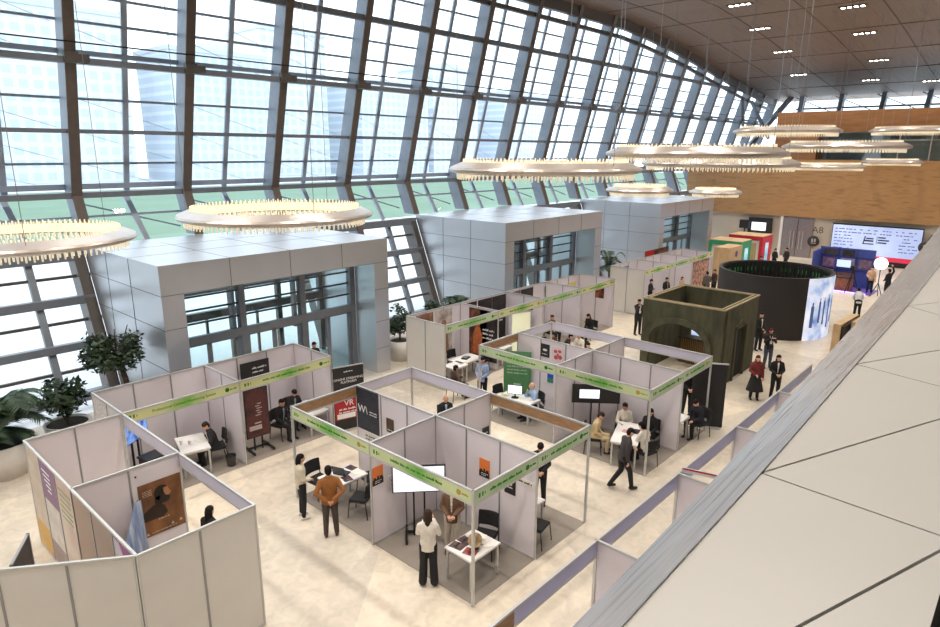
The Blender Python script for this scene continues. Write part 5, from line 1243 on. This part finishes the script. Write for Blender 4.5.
m.build('stem', [BARK], o); leafcloud([((rnd.uniform(-.35, .35), rnd.uniform(-.35, .35), 1.35+.5*rnd.random()), .38) for _ in range(9)], .11, 700, rnd).build('foliage', [LEAF], o)
o = thing('potted_tree', 'tree with a bare leaning trunk and round crown beside the nearest entrance box', 'tree', (-1.3, 12.9, 0)); pot(o, .5, .62, .8); rnd = random.Random(5)
tp = Vector((-.2, .15, 2.6)); m = MB().cone((.05, 0, .7), .11, (-.05, .05, 1.9), .08, 10); m.cone((-.05, .05, 1.9), .08, tp, .06, 10)
for i in range(7): m.cone(tp-Vector((0, 0, .3)), .04, tp+Vector((rnd.uniform(-.6, .6), rnd.uniform(-.6, .6), .35+.5*rnd.random())), .012, 6)
m.build('trunk', [BARK], o); leafcloud([(tp+Vector((rnd.uniform(-.62, .55), rnd.uniform(-.55, .55), rnd.uniform(-.15, .7))), .34) for _ in range(16)], .085, 1900, rnd).build('foliage', [LEAF], o)
o = thing('potted_tree', 'dark leafy plant in a white pot at the right foot of the nearest entrance box', 'tree', (9.35, 12.55, 0)); pot(o, .42, .5, .85); rnd = random.Random(8)
MB().tube([(0, 0, .8), (.02, 0, 1.6)], .04).build('trunk', [BARK], o); leafcloud([((rnd.uniform(-.25, .25), rnd.uniform(-.25, .25), 1.2+1.0*rnd.random()), .3) for _ in range(9)], .1, 600, rnd).build('foliage', [LEAF], o)
palm('low palm behind the wall end of the second left booth row', 12.6, 12.3, 1.7, 13, .9, .45, 11); palm('palm tips between the second and the farthest entrance box', 26.2, 12.4, 1.8, 13, 1.1, .5, 12)
o = thing('potted_shrub', 'leafy bush behind the corner of the second left booth row', 'plant', (10.5, 11.8, 0)); pot(o, .4, .5, .8); rnd = random.Random(4); MB().tube([(0, 0, .7), (0, 0, 1.6)], .03).build('stem', [BARK], o); leafcloud([((rnd.uniform(-.3, .3), rnd.uniform(-.3, .3), 1.5+.8*rnd.random()), .3) for _ in range(8)], .1, 500, rnd).build('foliage', [LEAF], o)

table('small white table behind the right end wall of the nearest island', 2.78, 1.05, 90, 1.0, .7)
# chairs for the seated people without one yet
for x, y, f, lab in ((5.3, 5.9, -125, 'black chair of the bald man in the rear cell of the nearest island'), (7.55, 7.62, -15, 'black chair of the bearded man in brown'), 
    (7.35, 1.85, -60, 'black chair of the person in beige in the meeting group'), (8.5, 1.5, 215, 'black chair of the man in the white shirt'), (8.62, .72, 185, 'black chair of the woman in black at the meeting table'), (7.55, .28, 75, 'black chair of the person in the white T-shirt'),
    (10.48, .0, 160, 'black chair of the man in black bent over a table'), (17.4, 8.2, 170, 'black chair of the long-haired woman at the last cell'), (40.3, 8.15, -120, 'black chair of the person sitting by the red box'), (38.5, 3.1, 190, 'black chair in front of the blue backdrop'),
    (13.15, 5.7, -130, 'black chair of the dark-haired person beyond the rear header'), (13.55, 8.0, -100, 'black chair of the person in pink'), (13.75, 7.2, -60, 'black chair of the person with the bag'), (14.2, 6.7, 180, 'black chair of the person in cream'), (15.8, 9.3, -100, 'black chair in the third cell of the second left row'),
    (5.65, 5.45, 140, 'empty black chair beside the bald man in the nearest island')):
    chair(lab, x, y, f, z=0 if x not in (7.35, 8.62, 8.5, 7.55, 10.48) else .008)
SKY, LAMP, EXPO = 2.4, 1200, .15
# ------------------------------------------------------------------ light and camera
w = bpy.data.worlds.new('World'); scene.world = w; w.use_nodes = True
bg = w.node_tree.nodes['Background']; bg.inputs[0].default_value = (.76, .88, 1.0, 1); bg.inputs[1].default_value = SKY
sun = bpy.data.lights.new('sun', 'SUN'); sun.energy = .6; sun.angle = .6; sun.color = (1, .97, .92)
so = bpy.data.objects.new('sun', sun); COL.objects.link(so); so.rotation_euler = (math.radians(38), 0, math.radians(150))
LENS = mat('lamp_lens', (1, .93, .8), .3, emit=14)
vis = [(33.2, 8.75), (39.3, 9.6), (46, 10.1), (54, 11.15), (36.9, 3.6), (43.2, 4.2), (51, 4.7), (58, 6.5), (60, 2.4)]
names = ['leftmost row of four small ceiling downlights above the hall', 'bright row of ceiling downlights second from the left', 'row of ceiling downlights right of the bright second row',
         'small downlight row near the timber end on the left', 'downlight row at the very top edge, right of the first', 'short downlight row above the right half of the hall',
         'downlight row below the short row at the right', 'faint downlight row just above the far clerestory windows', 'faint downlight row at the far right above the clerestory windows']
for (x, y), lab in zip(vis, names):
    z = zceil(x)
    t = thing('ceiling_downlight', lab, 'ceiling light', (x, y, z), 0, 'rows of downlights in the boarded ceiling')
    MB().box((0, 0, -.02), (.4, 1.45, .05)).build('housing', [METALD], t)
    for i in range(4): MB().box((0, -.51+.34*i, -.055), (.24, .17, .03)).build('lens', [LENS], t)
k = 0
for x in range(-14, 52, 7):
    for y in (-4.5, 1.2, 6.8, 12.2):
        l = bpy.data.lights.new('ceiling_lamp', 'SPOT'); l.energy = LAMP; l.spot_size = math.radians(112); l.spot_blend = .6; l.shadow_soft_size = .35; l.color = (1, .935, .85)
        o = bpy.data.objects.new('ceiling_lamp', l); COL.objects.link(o); o.location = (x, y, zceil(x)-.35); k += 1
cam = bpy.data.cameras.new('camera'); co = bpy.data.objects.new('camera', cam); COL.objects.link(co); scene.camera = co
cam.sensor_fit = 'HORIZONTAL'; cam.sensor_width = 36; cam.lens = 641.68/940*36; cam.clip_start = .05; cam.clip_end = 900
yaw, pitch, roll = .7353726820092604, .2474695925093504, .0032560897587887625
f = Vector((math.cos(yaw)*math.cos(pitch), math.sin(yaw)*math.cos(pitch), -math.sin(pitch))); r = Vector((math.sin(yaw), -math.cos(yaw), 0)); u = r.cross(f)
r2 = r*math.cos(roll)+u*math.sin(roll); u2 = -r*math.sin(roll)+u*math.cos(roll)
M = Matrix((r2, u2, -f)).transposed().to_4x4(); M.translation = Vector((-7.973321898465902, -7.115056831991455, 8.57202142277742)); co.matrix_world = M
vs = scene.view_settings; vs.view_transform = 'Standard'; vs.look = 'None'; vs.exposure = EXPO; vs.gamma = 1; vs.use_curve_mapping = False
scene.cycles.use_denoising = True; scene.cycles.max_bounces = 8; scene.cycles.diffuse_bounces = 4; scene.cycles.transparent_max_bounces = 24
scene.cycles.sample_clamp_indirect = 6; scene.cycles.caustics_reflective = False; scene.cycles.caustics_refractive = False
